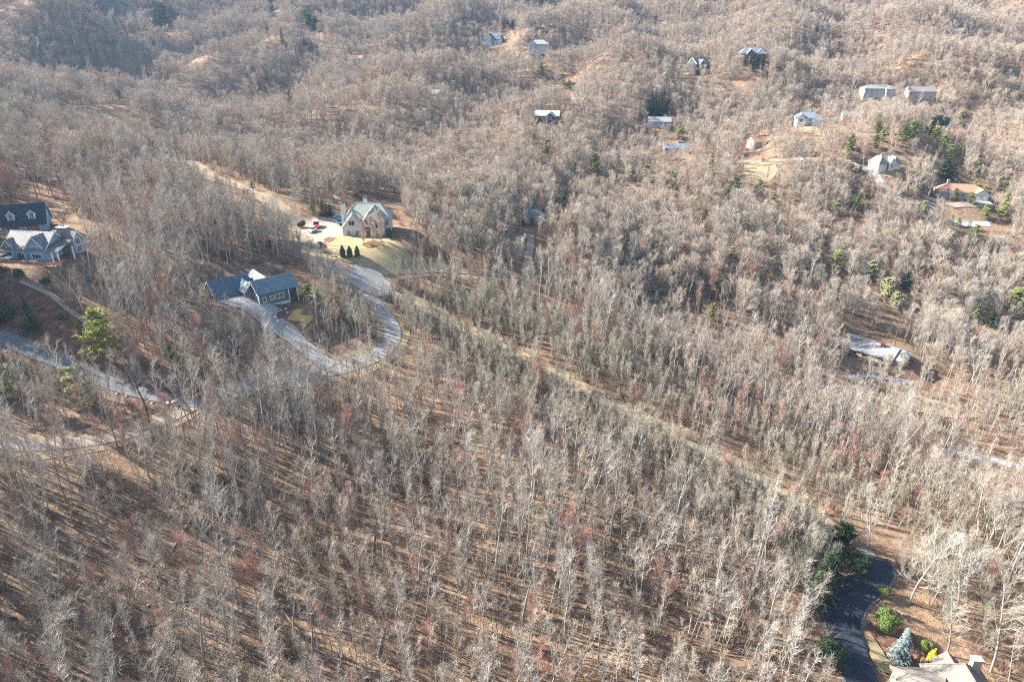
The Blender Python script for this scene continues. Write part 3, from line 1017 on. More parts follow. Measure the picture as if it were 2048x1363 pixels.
simple_house('brick_house', 1500, 122, -3, 'red brick house with slate grey hip roof high on the far slope', 19, 12, 5.8, 10.5, 'brick_red', 'roof_bluegrey', True, front=(-2.0, 6, 2, 9.4), wings=((6.5, 7, -8, 2, 5.6),), chim=(3, 2), radius=15)
simple_house('pale_roof_house', 1752, 186, -5, 'low house with whitish shingle roof, left of the mauve roof', 22, 11, 3.6, 6.2, 'siding_grey', 'roof_pale', True, wings=((8.0, 8, -9, 2, 3.4),), radius=15)
simple_house('mauve_roof_house', 1838, 196, -6, 'house with mauve brown roof on the far slope', 20, 9, 5.0, 8.0, 'siding_tan', 'roof_mauve', False, radius=14)
simple_house('white_house', 1612, 250, -14, 'white house with pale grey roofs and dark valley on far slope', 15, 9, 5.0, 8.6, 'stucco_white', 'roof_bluegrey', True, front=(-4.5, 4.5, 2, 7.8), wings=((6.4, 6.5, -6.5, 3, 4.2),), chim=(2, 1), radius=13)
simple_house('cream_roof_house', 1764, 336, 10, 'house with many pointed cream hip roofs below the pines', 12, 9, 3.6, 8.0, 'stucco_cream', 'roof_cream', True, front=(1.2, 4.0, 1.8, 6.8), wings=((-4.4, 5, -6, 3, 3.6), (4.8, 4.5, -5.6, 3, 3.4)), radius=9)
h = simple_house('terracotta_roof_house', 1915, 393, -16, 'house with broad terracotta roof and white garage front', 24, 12, 3.4, 7.2, 'stucco_cream', 'roof_terracotta', True, front=(9.0, 7.0, 3.0, 6.0), chim=(-6, 2), radius=16)
h.window(9.0, -9.0, 1.2, 4.6, 2.2, bars=(0, 2), name='door', pane=M['paint_white'])
h.box('garage_apron', M['concrete'], 5.5, 13.0, -17, -9.2, -2.0, .15)
simple_house('blue_gabled_house', 990, 87, -20, 'dark blue gabled house high on the far slope', 14, 10, 5.0, 9.5, 'siding_blue', 'roof_charcoal', False, front=(-4.0, 6, 3, 9.0), wings=((6.0, 6, -6, 2, 4.0),), radius=13)
simple_house('pale_grey_house', 1078, 97, -8, 'pale grey roofed house beside the dark blue gabled house', 19, 12, 3.8, 7.4, 'siding_grey', 'roof_greyshingle', True, front=(-6.0, 5.5, 2, 6.6), radius=14)
simple_house('small_white_roof_house', 869, 196, -30, 'small house with white roof hidden among bare trees', 10, 8, 3.4, 5.8, 'siding_grey', 'roof_pale', False, radius=9)
simple_house('sage_roof_house', 1095, 242, -12, 'grey green roofed house in a hollow of the wood', 17, 9, 4.0, 7.0, 'siding_dark', 'roof_sage', False, front=(3.0, 7, 3, 6.4), radius=11)
simple_house('dark_lodge', 1396, 140, 30, 'dark timber lodge with charcoal roof on the far slope', 14, 10, 5.0, 9.0, 'siding_dark', 'roof_charcoal', False, front=(-2.0, 5, 2, 8.0), radius=11)
simple_house('grey_cottage', 1318, 252, -8, 'grey shingle cottage in front of dark spruces', 16, 9, 3.6, 6.2, 'siding_grey', 'roof_greyshingle', False, radius=11)
simple_house('grey_bungalow', 1352, 304, -4, 'low blue grey bungalow below the dark spruces', 17, 8, 3.2, 5.4, 'siding_grey', 'roof_bluegrey', False, radius=11)
simple_house('red_cabin', 1513, 292, 15, 'small cabin with orange red roof among trees', 10, 8, 3.2, 5.6, 'siding_tan', 'roof_terracotta', False, radius=9)
simple_house('charcoal_house', 1064, 446, 22, 'dark charcoal roofed house beside pale drive in bare trees', 11, 8, 3.4, 6.4, 'siding_dark', 'roof_charcoal', True, radius=8)
simple_house('rust_roof_house', 716, 124, -10, 'small house with rust coloured roof on the far slope', 12, 9, 3.2, 5.6, 'siding_tan', 'roof_terracotta', False, radius=10)
simple_house('tall_red_cabin', 615, 95, 75, 'narrow red gabled cabin among far trees', 9, 6, 5.0, 8.5, 'brick_red', 'roof_terracotta', False, radius=8)
simple_house('slate_cottage', 1700, 240, -12, 'blue grey cottage right of the white house', 12, 8, 3.4, 5.8, 'siding_grey', 'roof_bluegrey', False, radius=9)


# ------------------------------------------------------------------ cars
def car(name, px, py, rot, paint, label, pickup=False, sc=1.0):
    x, y, z = ground(px, py)
    root = empty(name, (x, y, z + .45), R(rot))
    root.scale = (sc, sc, sc)
    tag(root, label, 'truck' if pickup else 'car')
    HOUSES.append((x, y, 3.0))
    b = MB()
    W = .88
    prof = [(-2.25, .38), (2.2, .38), (2.3, .55), (2.25, .82), (1.05, .98), (-2.1, 1.0), (-2.28, .75)]
    k = len(prof)
    V = [(p, -W, q) for p, q in prof] + [(p, -W + (.0 if q < .7 else .07), q) for p, q in prof]
    b.extrude(prof, -W, W, 'y')
    b.build('body', M[paint], root)
    c = MB()
    if pickup:
        cab = [(1.05, .98), (.55, 1.62), (-.35, 1.66), (-.55, 1.0)]
    else:
        cab = [(1.1, .96), (.35, 1.46), (-1.35, 1.48), (-2.05, 1.0)]
    V = [(p, -W + .06, q) for p, q in cab[:1] + cab[3:]]
    A0 = [(cab[0][0], -W + .05, cab[0][1]), (cab[0][0], W - .05, cab[0][1]), (cab[3][0], W - .05, cab[3][1]), (cab[3][0], -W + .05, cab[3][1])]
    A1 = [(cab[1][0], -W + .2, cab[1][1]), (cab[1][0], W - .2, cab[1][1]), (cab[2][0], W - .2, cab[2][1]), (cab[2][0], -W + .2, cab[2][1])]
    c.solid(A0 + A1, [(0, 1, 5, 4), (1, 2, 6, 5), (2, 3, 7, 6), (3, 0, 4, 7), (4, 5, 6, 7)])
    c.build('windows', M['glass_dark'], root)
    r = MB()
    r.box(cab[2][0] - .02, cab[1][0] + .02, -W + .19, W - .19, cab[1][1] + .005, cab[1][1] + .06)
    r.build('car_roof', M[paint], root)
    if pickup:
        q = MB()
        q.box(-2.2, -.6, -W + .1, W - .1, 1.0, 1.65)
        q.build('bed_cap', M['paint_white'], root)
    for wx in (-1.4, 1.4):
        for s in (-1, 1):
            t = MB()
            t.chain([(wx, s * W - s * .2, .34), (wx, s * W + s * .02, .34)], [.34, .34], 12)
            t.poly([(wx + .34 * math.cos(a), s * W + s * .02, .34 + .34 * math.sin(a)) for a in [math.tau * i / 12 for i in range(12)]])
            w_ = t.build('wheel', M['rubber'], root)
            t = MB()
            t.poly([(wx + .2 * math.cos(a), s * W + s * .03, .34 + .2 * math.sin(a)) for a in [math.tau * i / 10 for i in range(10)]])
            t.build('rim', M['metal_grey'], w_)
    for s in (-1, 1):
        t = MB()
        t.box(2.27, 2.32, s * .6 - .17, s * .6 + .17, .62, .78)
        t.build('headlight', M['trim_white'], root)
        t = MB()
        t.box(-2.31, -2.26, s * .65 - .13, s * .65 + .13, .7, .9)
        t.build('tail_light', M['paint_red'], root)
    return root


car('pickup_truck', 633, 456, -72, 'paint_red', 'red pickup truck with white bed cap on the gravel court', True, 1.25)
car('parked_car', 625, 465, -100, 'paint_white', 'white car parked in front of the red pickup', sc=1.1)
car('parked_car', 680, 449, -80, 'paint_blue', 'dark blue car parked beside the cream house', sc=1.15)
car('parked_car', 9, 523, -10, 'paint_white', 'white car parked left of the pale blue house')
car('parked_car', 1312, 584, -20, 'paint_silver', 'silver car parked alone among the bare trees', sc=1.1)
car('parked_car', 1360, 288, 10, 'paint_silver', 'small silver car by the low bungalow')

# teal tarp heap by the cream house
x, y, z = ground(673, 438)
b_ = MB()
for (cx_, cy_, rr_, hh_) in ((0, 0, 1.5, 1.3), (1.2, .3, 1.1, .9), (-.9, .5, 1.0, 1.0)):
    rings = [(rr_, 0), (rr_ * .9, hh_ * .55), (rr_ * .45, hh_ * .95)]
    b_.chain([(cx_, cy_, q) for _, q in rings] + [(cx_, cy_, hh_)], [p for p, _ in rings] + [0], 9, point_end=True)
o = b_.build('tarp', M['tarp_teal'])
o.location = (x, y, z + .3)
tag(o, 'teal tarpaulin heap behind the dark blue car', 'tarp')

# ---- garden steps, log and boulders by the blue house
sx = empty('garden_stairs', ground(110, 605))
tag(sx, 'long flight of pale timber steps running down the garden slope', 'stairs')
line = smooth_line([ground(*p)[:2] for p in [(42, 567), (75, 580), (108, 597), (118, 606), (150, 632), (186, 657)]], 1.0)
L = np.concatenate([[0], np.cumsum(np.hypot(*np.diff(line, axis=0).T))])
nst = 44
sme = MB()
sme.box(-.12, .12, -.8, .8, -.25, .14)
sme = sme.mesh('step', M['wood_weathered'])
for i in range(nst):
    s = L[-1] * (i + .5) / nst
    x, y = np.interp(s, L, line[:, 0]), np.interp(s, L, line[:, 1])
    x2, y2 = np.interp(s + .5, L, line[:, 0]), np.interp(s + .5, L, line[:, 1])
    o = link_mesh('step', sme, sx)
    o.location = Vector((x, y, float(HH(x, y)) + .5)) - sx.location
    o.rotation_euler = (0, 0, math.atan2(y2 - y, x2 - x) + random.uniform(-.06, .06))
for px0, py0 in ((163, 686), (168, 682)):
    pass
p = Vector(ground(17, 572)) + Vector((0, 0, .9))
q = Vector(ground(38, 618)) + Vector((0, 0, .9))
b_ = MB()
b_.chain([p, (p + q) / 2 + Vector((0, 0, .1)), q], [.09, .12, .16], 8)
tag(b_.build('fallen_log', M['wood_brown']), 'long brown log lying down the dark garden slope', 'log')
for nm, aa, bb, lab in (('landscape_timber', (75, 625), (96, 613), 'dark timber edging left of the garden steps'), ('landscape_timber', (141, 622), (163, 605), 'dark timber edging right of the garden steps'), ('landscape_timber', (163, 688), (172, 680), 'short pale timber step below the garden stairs')):
    p = Vector(ground(*aa)) + Vector((0, 0, .55))
    q = Vector(ground(*bb)) + Vector((0, 0, .55))
    b_ = MB()
    b_.chain([p, q], [.28, .28], 4)
    tag(b_.build(nm, M['wood_weathered'] if 'pale' in lab else M['wood_brown']), lab, 'timber')

rocks = []
for k in range(4):
    rr = np.random.default_rng(50 + k)
    b_ = MB()
    b_.chain([(0, 0, -.3), (rr.normal(0, .05), 0, .12), (rr.normal(0, .08), .05, .42), (0, 0, .58)], [.5, .62, .42, 0], 7, point_end=True)
    b_.v = [tuple(np.array(v) * rr.uniform(.82, 1.18, 3)) for v in b_.v]
    rocks.append(b_.mesh('boulder', M['stone_pale']))
wd = smooth_line([ground(*p)[:2] for p in west_drive], 1.0)
wdT = np.gradient(wd, axis=0)
wdT /= np.hypot(wdT[:, 0], wdT[:, 1])[:, None]
k = 0
s_acc = 0
for i in range(0, len(wd)):
    for side in (-1, 1):
        if random.random() < (.42 if side > 0 else .36):
            off = side * (2.5 + abs(random.gauss(0, .35)))
            x, y = wd[i, 0] - wdT[i, 1] * off, wd[i, 1] + wdT[i, 0] * off
            px, py, _ = project(x, y, float(HH(x, y)))
            if px < -5 or px > 385:
                continue
            o = link_mesh('boulder', rocks[k % 4])
            s = random.uniform(.4, .85)
            o.location = (x, y, float(HH(x, y)) + .12)
            o.scale = (s, s, s * .8)
            o.rotation_euler = (0, 0, random.uniform(0, 6.3))
            tag(o, 'small pale boulder edging the upper side of the grey drive' if side > 0 else 'small pale boulder edging the lower side of the grey drive', 'boulder', 'boulders along the grey drive')
            k += 1
# rock edging of the slate blue house's bed
for (px, py) in ((552, 641), (551, 637), (552, 633), (554, 629), (558, 626), (562, 624), (556, 646), (572, 622), (575, 628)):
    x, y, z = ground(px, py)
    o = link_mesh('boulder', rocks[k % 4])
    k += 1
    o.location = (x, y, z + .45)
    o.scale = (.8, .8, .8)
    o.rotation_euler = (0, 0, random.uniform(0, 6.3))
    tag(o, 'pale boulder edging the bed by the concrete drive', 'boulder', 'boulders by the slate blue house')
# white stop line where the grey drive meets the road
p0 = ground(330, 812)
p1 = ground(358, 803)
strip('road_marking', [p0[:2], ((p0[0] + p1[0]) / 2, (p0[1] + p1[1]) / 2), p1[:2]], .9, M['paint_white'], .5, 'white bar across the mouth of the grey drive', keep=None, world=True)


# ------------------------------------------------------------------ bare trees
def rvec(rr):
    v = rr.normal(0, 1, 3)
    return Vector(v / np.linalg.norm(v))


def tilt(d, ang, az):
    """direction at angle ang from d, rotated by az about d"""
    d = d.normalized()
    a = d.orthogonal().normalized()
    b = d.cross(a)
    return (d * math.cos(ang) + (a * math.cos(az) + b * math.sin(az)) * math.sin(ang)).normalized()


UP = Vector((0, 0, 1))


def make_tree(seed, H, cr, base, limbs, nb, nt, tlen, tr0, fork=1, spread=(30, 60), lift=.35, trad=.015, wob=.25, top_taper=.55, far=False):
    """trunk mesh builder, crown mesh builder (limbs slot 0, twigs slot 1)"""
    rr = np.random.default_rng(seed)
    T = MB()
    Cn = MB()

    def twigs(P, d, cnt, ln, rad):
        for _ in range(cnt):
            t = rr.uniform(.15, 1.0)
            k = t * (len(P) - 1)
            i = min(int(k), len(P) - 2)
            p = P[i].lerp(P[i + 1], k - i)
            dd = tilt(d, R(rr.uniform(15, 65)), rr.uniform(0, 6.28))
            dd = (dd + UP * rr.uniform(-.05, .45)).normalized()
            L = ln * rr.uniform(.5, 1.3)
            if far:
                Cn.chain([p, p + dd * L], [rad, 0], 3, 1, point_end=True)
            else:
                mid = p + dd * L * .55
                e = mid + (dd + rvec(rr) * .35 + UP * .15).normalized() * L * .5
                Cn.chain([p, mid, e], [rad, rad * .7, 0], 3, 1, point_end=True)

    stems = []
    for f in range(fork):
        if fork == 1:
            p, d, h0, r = Vector((0, 0, -1.8)), Vector((rr.normal(0, .03), rr.normal(0, .03), 1)).normalized(), H, tr0
        else:
            az = math.tau * f / fork + rr.uniform(-.4, .4)
            p = Vector((math.cos(az) * .25, math.sin(az) * .25, -1.2))
            d = tilt(UP, R(rr.uniform(5, 16)), az)
            d = Vector((math.cos(az) * .2, math.sin(az) * .2, 1)).normalized()
            h0, r = H * rr.uniform(.8, 1.0), tr0 * .72
        P = [p.copy()]
        seg = 8
        for i in range(seg):
            d = (d + Vector((rr.normal(0, wob * .14), rr.normal(0, wob * .14), .08))).normalized()
            p = p + d * (h0 + (1.8 if fork == 1 else 1.2)) / seg
            P.append(p.copy())
        rad = [r * (1.35 if i == 0 else 1.0) * (1 - i / seg) ** .8 + .02 for i in range(seg + 1)]
        T.chain(P, rad, 6)
        stems.append((P, h0, r))
    for P, h0, r in stems:
        n_l = max(4, limbs // fork)
        for i in range(n_l):
            u = base + (1 - base) * ((i + rr.uniform(0, 1)) / n_l) * .97
            k = u * (len(P) - 1)
            j = min(int(k), len(P) - 2)
            p = P[j].lerp(P[j + 1], k - j)
            w = (u - base) / (1 - base)
            prof = (.55 + .9 * w) if w < .4 else (.91 + .2 * (w - .4) - (w - .4) ** 1.6 * top_taper * 2.0)
            L = cr * max(.22, prof) * rr.uniform(.75, 1.15) * 1.25
            el = R(rr.uniform(*spread)) * (1 - .45 * w)
            d = tilt(UP, el, rr.uniform(0, 6.28))
            d.z = abs(d.z)
            LP = [p]
            q = p
            for s in range(3):
                d = (d + UP * lift * .35 + rvec(rr) * .16).normalized()
                q = q + d * L / 3
                LP.append(q)
            lr = max(.042, r * .36 * (1 - .55 * w))
            Cn.chain(LP, [lr, lr * .78, lr * .55, .022], 4, 0, point_end=False)
            for b in range(nb):
                t = .22 + .75 * (b + rr.uniform(0, 1)) / nb
                kk = t * 3
                jj = min(int(kk), 2)
                bp = LP[jj].lerp(LP[jj + 1], kk - jj)
                bd = tilt((LP[jj + 1] - LP[jj]).normalized(), R(rr.uniform(25, 55)), rr.uniform(0, 6.28))
                bd = (bd + UP * lift * .8).normalized()
                bl = L * rr.uniform(.28, .5) * (1.1 - .4 * t)
                BP = [bp, bp + bd * bl * .5]
                bd = (bd + UP * .2 + rvec(rr) * .2).normalized()
                BP.append(BP[1] + bd * bl * .5)
                Cn.chain(BP, [lr * .45 + .012, lr * .32 + .010, .013], 3, 0)
                twigs(BP, bd, nt, tlen, trad)
            twigs(LP[1:], d, nt, tlen, trad)
        twigs(P[-3:], UP, nt * 3, tlen, trad)
    return T, Cn


# kind -> (bark, twig, list of parameter sets)
KINDS = {
    'tall': ('bark_pale', 'twig_pale', [dict(H=23, cr=2.9, base=.48, limbs=17, nb=4, nt=4, tlen=1.4, tr0=.21, spread=(22, 50)),
                                        dict(H=25, cr=3.4, base=.55, limbs=15, nb=4, nt=4, tlen=1.5, tr0=.24, spread=(28, 60)),
                                        dict(H=21, cr=2.6, base=.42, limbs=18, nb=4, nt=4, tlen=1.3, tr0=.18, spread=(20, 46), wob=.5),
                                        dict(H=23, cr=3.0, base=.38, limbs=18, nb=4, nt=4, tlen=1.4, tr0=.23, fork=2, spread=(25, 50)),
                                        dict(H=22, cr=3.2, base=.6, limbs=11, nb=4, nt=4, tlen=1.4, tr0=.19, spread=(25, 65), wob=.7)]),
    'broad': ('bark_tan', 'twig_tan', [dict(H=18, cr=4.1, base=.36, limbs=15, nb=6, nt=4, tlen=1.4, tr0=.25, spread=(30, 66), lift=.45, top_taper=.7),
                                       dict(H=19, cr=4.4, base=.42, limbs=13, nb=6, nt=4, tlen=1.5, tr0=.27, spread=(32, 70), lift=.4, top_taper=.7, wob=.6),
                                       dict(H=17, cr=3.8, base=.34, limbs=16, nb=6, nt=4, tlen=1.4, tr0=.22, fork=2, spread=(28, 60), lift=.5)]),
    'slim': ('bark_tan', 'twig_tan', [dict(H=17, cr=1.9, base=.5, limbs=12, nb=4, nt=4, tlen=1.2, tr0=.11, spread=(25, 50)),
                                      dict(H=14, cr=2.1, base=.42, limbs=13, nb=4, nt=4, tlen=1.2, tr0=.10, spread=(25, 55), wob=.6)]),
    'red': ('bark_pale', 'twig_red', [dict(H=13, cr=2.9, base=.38, limbs=18, nb=7, nt=9, tlen=1.05, tr0=.14, spread=(30, 60), lift=.5),
                                      dict(H=15, cr=3.1, base=.45, limbs=16, nb=7, nt=9, tlen=1.1, tr0=.16, spread=(30, 60), lift=.5)]),
    'puff': ('bark_tan', 'twig_tan', [dict(H=15, cr=5.2, base=.26, limbs=24, nb=8, nt=10, tlen=1.4, tr0=.2, spread=(35, 85), lift=.4, top_taper=.75, trad=.0195, far=True),
                                      dict(H=16, cr=4.8, base=.3, limbs=24, nb=8, nt=10, tlen=1.4, tr0=.2, fork=2, spread=(30, 80), lift=.45, top_taper=.75, trad=.0195, far=True)]),
    'greypuff': ('bark_tan', 'twig_pale', [dict(H=16, cr=4.9, base=.28, limbs=24, nb=8, nt=10, tlen=1.4, tr0=.2, spread=(32, 80), lift=.45, top_taper=.75, trad=.0195, far=True),
                                           dict(H=18, cr=4.3, base=.36, limbs=22, nb=8, nt=10, tlen=1.4, tr0=.2, spread=(30, 70), lift=.45, top_taper=.7, trad=.0195, far=True)]),
    'olive': ('bark_pale', 'twig_olive', [dict(H=12, cr=2.4, base=.25, limbs=20, nb=6, nt=6, tlen=1.2, tr0=.15, fork=3, spread=(15, 40), lift=.6),
                                          dict(H=14, cr=2.7, base=.3, limbs=20, nb=6, nt=6, tlen=1.3, tr0=.17, fork=2, spread=(18, 45), lift=.6)]),
}
PROTO = {}           # kind -> list of (trunk mesh, crown mesh, joined mesh, height)
SRC = bpy.data.collections.new('forest_sources')     # never linked into the scene: only feeds the woodland
SRC_INDEX = {}
seed = 100
ntri = 0
for kind, (bark, twig, plist) in KINDS.items():
    for i, prm in enumerate([q for p_ in plist for q in (p_, dict(p_, H=p_['H'] * .93, cr=p_['cr'] * 1.1, limbs=max(8, p_['limbs'] - 2), wob=p_.get('wob', .25) + .25))]):
        seed += 1
        T, Cn = make_tree(seed, **prm)
        tm = T.mesh('trunk', M[bark], True)
        cm = Cn.mesh('crown', [M[bark], M[twig]])
        J = MB()
        J.v = T.v + Cn.v
        J.f = T.f + [tuple(a + len(T.v) for a in f) for f in Cn.f]
        J.m = T.m + Cn.m
        jm = J.mesh('bare_tree', [M[bark], M[twig]])
        PROTO.setdefault(kind, []).append((tm, cm, jm, prm['H']))
        so = bpy.data.objects.new('%02d_source' % len(SRC_INDEX), jm)
        SRC.objects.link(so)
        SRC_INDEX[(kind, i)] = len(SRC_INDEX)
        ntri += sum(len(f) - 2 for f in J.f)
# low brush
for i in range(3):
    rr = np.random.default_rng(900 + i)
    B = MB()
    for s in range(26):
        az = rr.uniform(0, 6.28)
        d = tilt(UP, R(rr.uniform(8, 55)), az)
        p = Vector((math.cos(az) * .3, math.sin(az) * .3, -.2))
        L = rr.uniform(1.4, 3.2)
        P = [p, p + d * L * .5, p + (d + UP * .2).normalized() * L]
        B.chain(P, [.035, .025, .01], 3)
        for t in range(9):
            k = rr.uniform(.3, 1.9)
            q = P[int(k)].lerp(P[int(k) + 1], k - int(k))
            B.chain([q, q + tilt(d, R(rr.uniform(15, 60)), rr.uniform(0, 6.28)) * rr.uniform(.5, 1.1)], [.016, 0], 3, point_end=True)
    so = bpy.data.objects.new('%02d_source' % len(SRC_INDEX), B.mesh('brush', M['twig_brush']))
    SRC.objects.link(so)
    SRC_INDEX[('brush', i)] = len(SRC_INDEX)


# ------------------------------------------------------------------ evergreens
def leafquad(B, p, u, v, mi=0):
    B.poly([p - u - v, p + u - v, p + u + v, p - u + v], mi)


def conifer(seed, H, Rr, kind):
    rr = np.random.default_rng(seed)
    T = MB()
    Cn = MB()
    T.chain([(0, 0, -.5), (0, 0, H * .5), (0, 0, H * .97)], [.02 * H, .012 * H, .01], 7)
    if kind == 'spruce':
        nw = int(H * 2.6)
        for i in range(nw):
            z = H * (.06 + .92 * i / nw)
            rad = Rr * (1 - (z / H)) ** .85 + .12
            for k in range(int(7 + 5 * rad / Rr)):
                az = rr.uniform(0, 6.28)
                L = rad * rr.uniform(.75, 1.12)
                d = Vector((math.cos(az), math.sin(az), rr.uniform(-.25, .05)))
                T.chain([(0, 0, z), Vector((0, 0, z)) + d * L * .9], [.03, .008], 3)
                side = Vector((-math.sin(az), math.cos(az), 0))
                m_ = max(4, int(L * 11))
                for j in range(m_):
                    t = (j + .5) / m_
                    if t < .25:
                        continue
                    p = Vector((0, 0, z)) + d * L * t + Vector((rr.normal(0, .06), rr.normal(0, .06), rr.normal(0, .05) - .05 * t))
                    w = .16 * (1.15 - t * .5) * rr.uniform(.7, 1.3)
                    leafquad(Cn, p, (d * .5 + side * .35 * rr.choice([-1, 1])).normalized() * w, (side + UP * rr.uniform(-.6, .3)).normalized() * w * .6)
    elif kind == 'pine':
        nw = int(H * 1.25)
        for i in range(nw):
            z = H * (.12 + .86 * i / nw)
            rad = Rr * min(1.0, 1.6 * (1 - z / H) ** .75 + .1) * rr.uniform(.75, 1.15)
            for k in range(6):
                az = rr.uniform(0, 6.28)
                L = rad * rr.uniform(.55, 1.1)
                d = Vector((math.cos(az), math.sin(az), rr.uniform(.05, .45)))
                e = Vector((0, 0, z)) + d * L
                T.chain([(0, 0, z), e], [.05, .012], 3)
                for c in range(4):
                    q = Vector((0, 0, z)) + d * L * (1 - c * .27) + rvec(rr) * .25
                    for j in range(24):
                        n_ = rvec(rr)
                        n_.z = abs(n_.z) * .8
                        p = q + n_ * rr.uniform(.15, .55)
                        u = (n_ + rvec(rr) * .4).normalized() * rr.uniform(.16, .3)
                        v = u.cross(rvec(rr)).normalized() * rr.uniform(.04, .075)
                        leafquad(Cn, p, u, v)
    elif kind == 'column':
        for i in range(int(900)):
            z = H * rr.uniform(.02, 1.0)
            t = z / H
            rad = Rr * min(1, (t / .12) ** .5) * (1 - max(0, (t - .45) / .56) ** 1.7) * rr.uniform(.75, 1.06)
            az = rr.uniform(0, 6.28)
            p = Vector((math.cos(az) * rad, math.sin(az) * rad, z))
            u = (UP + rvec(rr) * .5).normalized() * rr.uniform(.10, .22)
            v = Vector((-math.sin(az), math.cos(az), 0)) * rr.uniform(.06, .14)
            leafquad(Cn, p, u, v)
    else:   # round broadleaf evergreen
        lob = [(rr.uniform(-.45, .45) * Rr, rr.uniform(-.45, .45) * Rr, H * rr.uniform(.35, .72), Rr * rr.uniform(.45, .65)) for _ in range(9)]
        for i in range(7000):
            lx, ly, lz, lr = lob[rr.integers(len(lob))]
            n_ = rvec(rr)
            if n_.z < -.5:
                n_.z *= -1
            p = Vector((lx, ly, lz)) + n_ * lr * rr.uniform(.72, 1.05)
            if p.z < .15:
                p.z = rr.uniform(.15, .5)
            u = (n_.orthogonal().normalized() + rvec(rr) * .6).normalized() * rr.uniform(.07, .13)
            v = u.cross((n_ + rvec(rr) * .5).normalized()).normalized() * rr.uniform(.045, .08)
            leafquad(Cn, p, u, v)
    return T, Cn


EV = {}
for key, prm, mats in [
    ('spruce', (11, 10.0, 3.1, 'spruce'), ('bark_dark', 'needle_dark')),
    ('bluespruce', (12, 8.6, 2.5, 'spruce'), ('bark_dark', 'needle_blue')),
    ('pine', (13, 10.0, 3.3, 'pine'), ('bark_tan', 'needle_light')),
    ('pine2', (14, 9.0, 2.6, 'pine'), ('bark_tan', 'needle_light')),
    ('palepine', (15, 9.5, 3.0, 'pine'), ('bark_tan', 'needle_pale')),
    ('darkpine', (16, 9.0, 2.8, 'pine'), ('bark_dark', 'needle_dark')),
    ('column', (17, 4.0, .95, 'column'), ('bark_dark', 'needle_dark')),
    ('gold', (18, 3.0, .8, 'column'), ('bark_dark', 'needle_gold')),
    ('round', (19, 6.0, 3.0, 'round'), ('bark_dark', 'leaf_evergreen')),
    ('darkround', (20, 4.0, 2.6, 'round'), ('bark_dark', 'needle_dark'))]:
    T, Cn = conifer(*prm)
    EV[key] = (T.mesh('trunk', M[mats[0]]), Cn.mesh('crown', M[mats[1]]), prm[1])

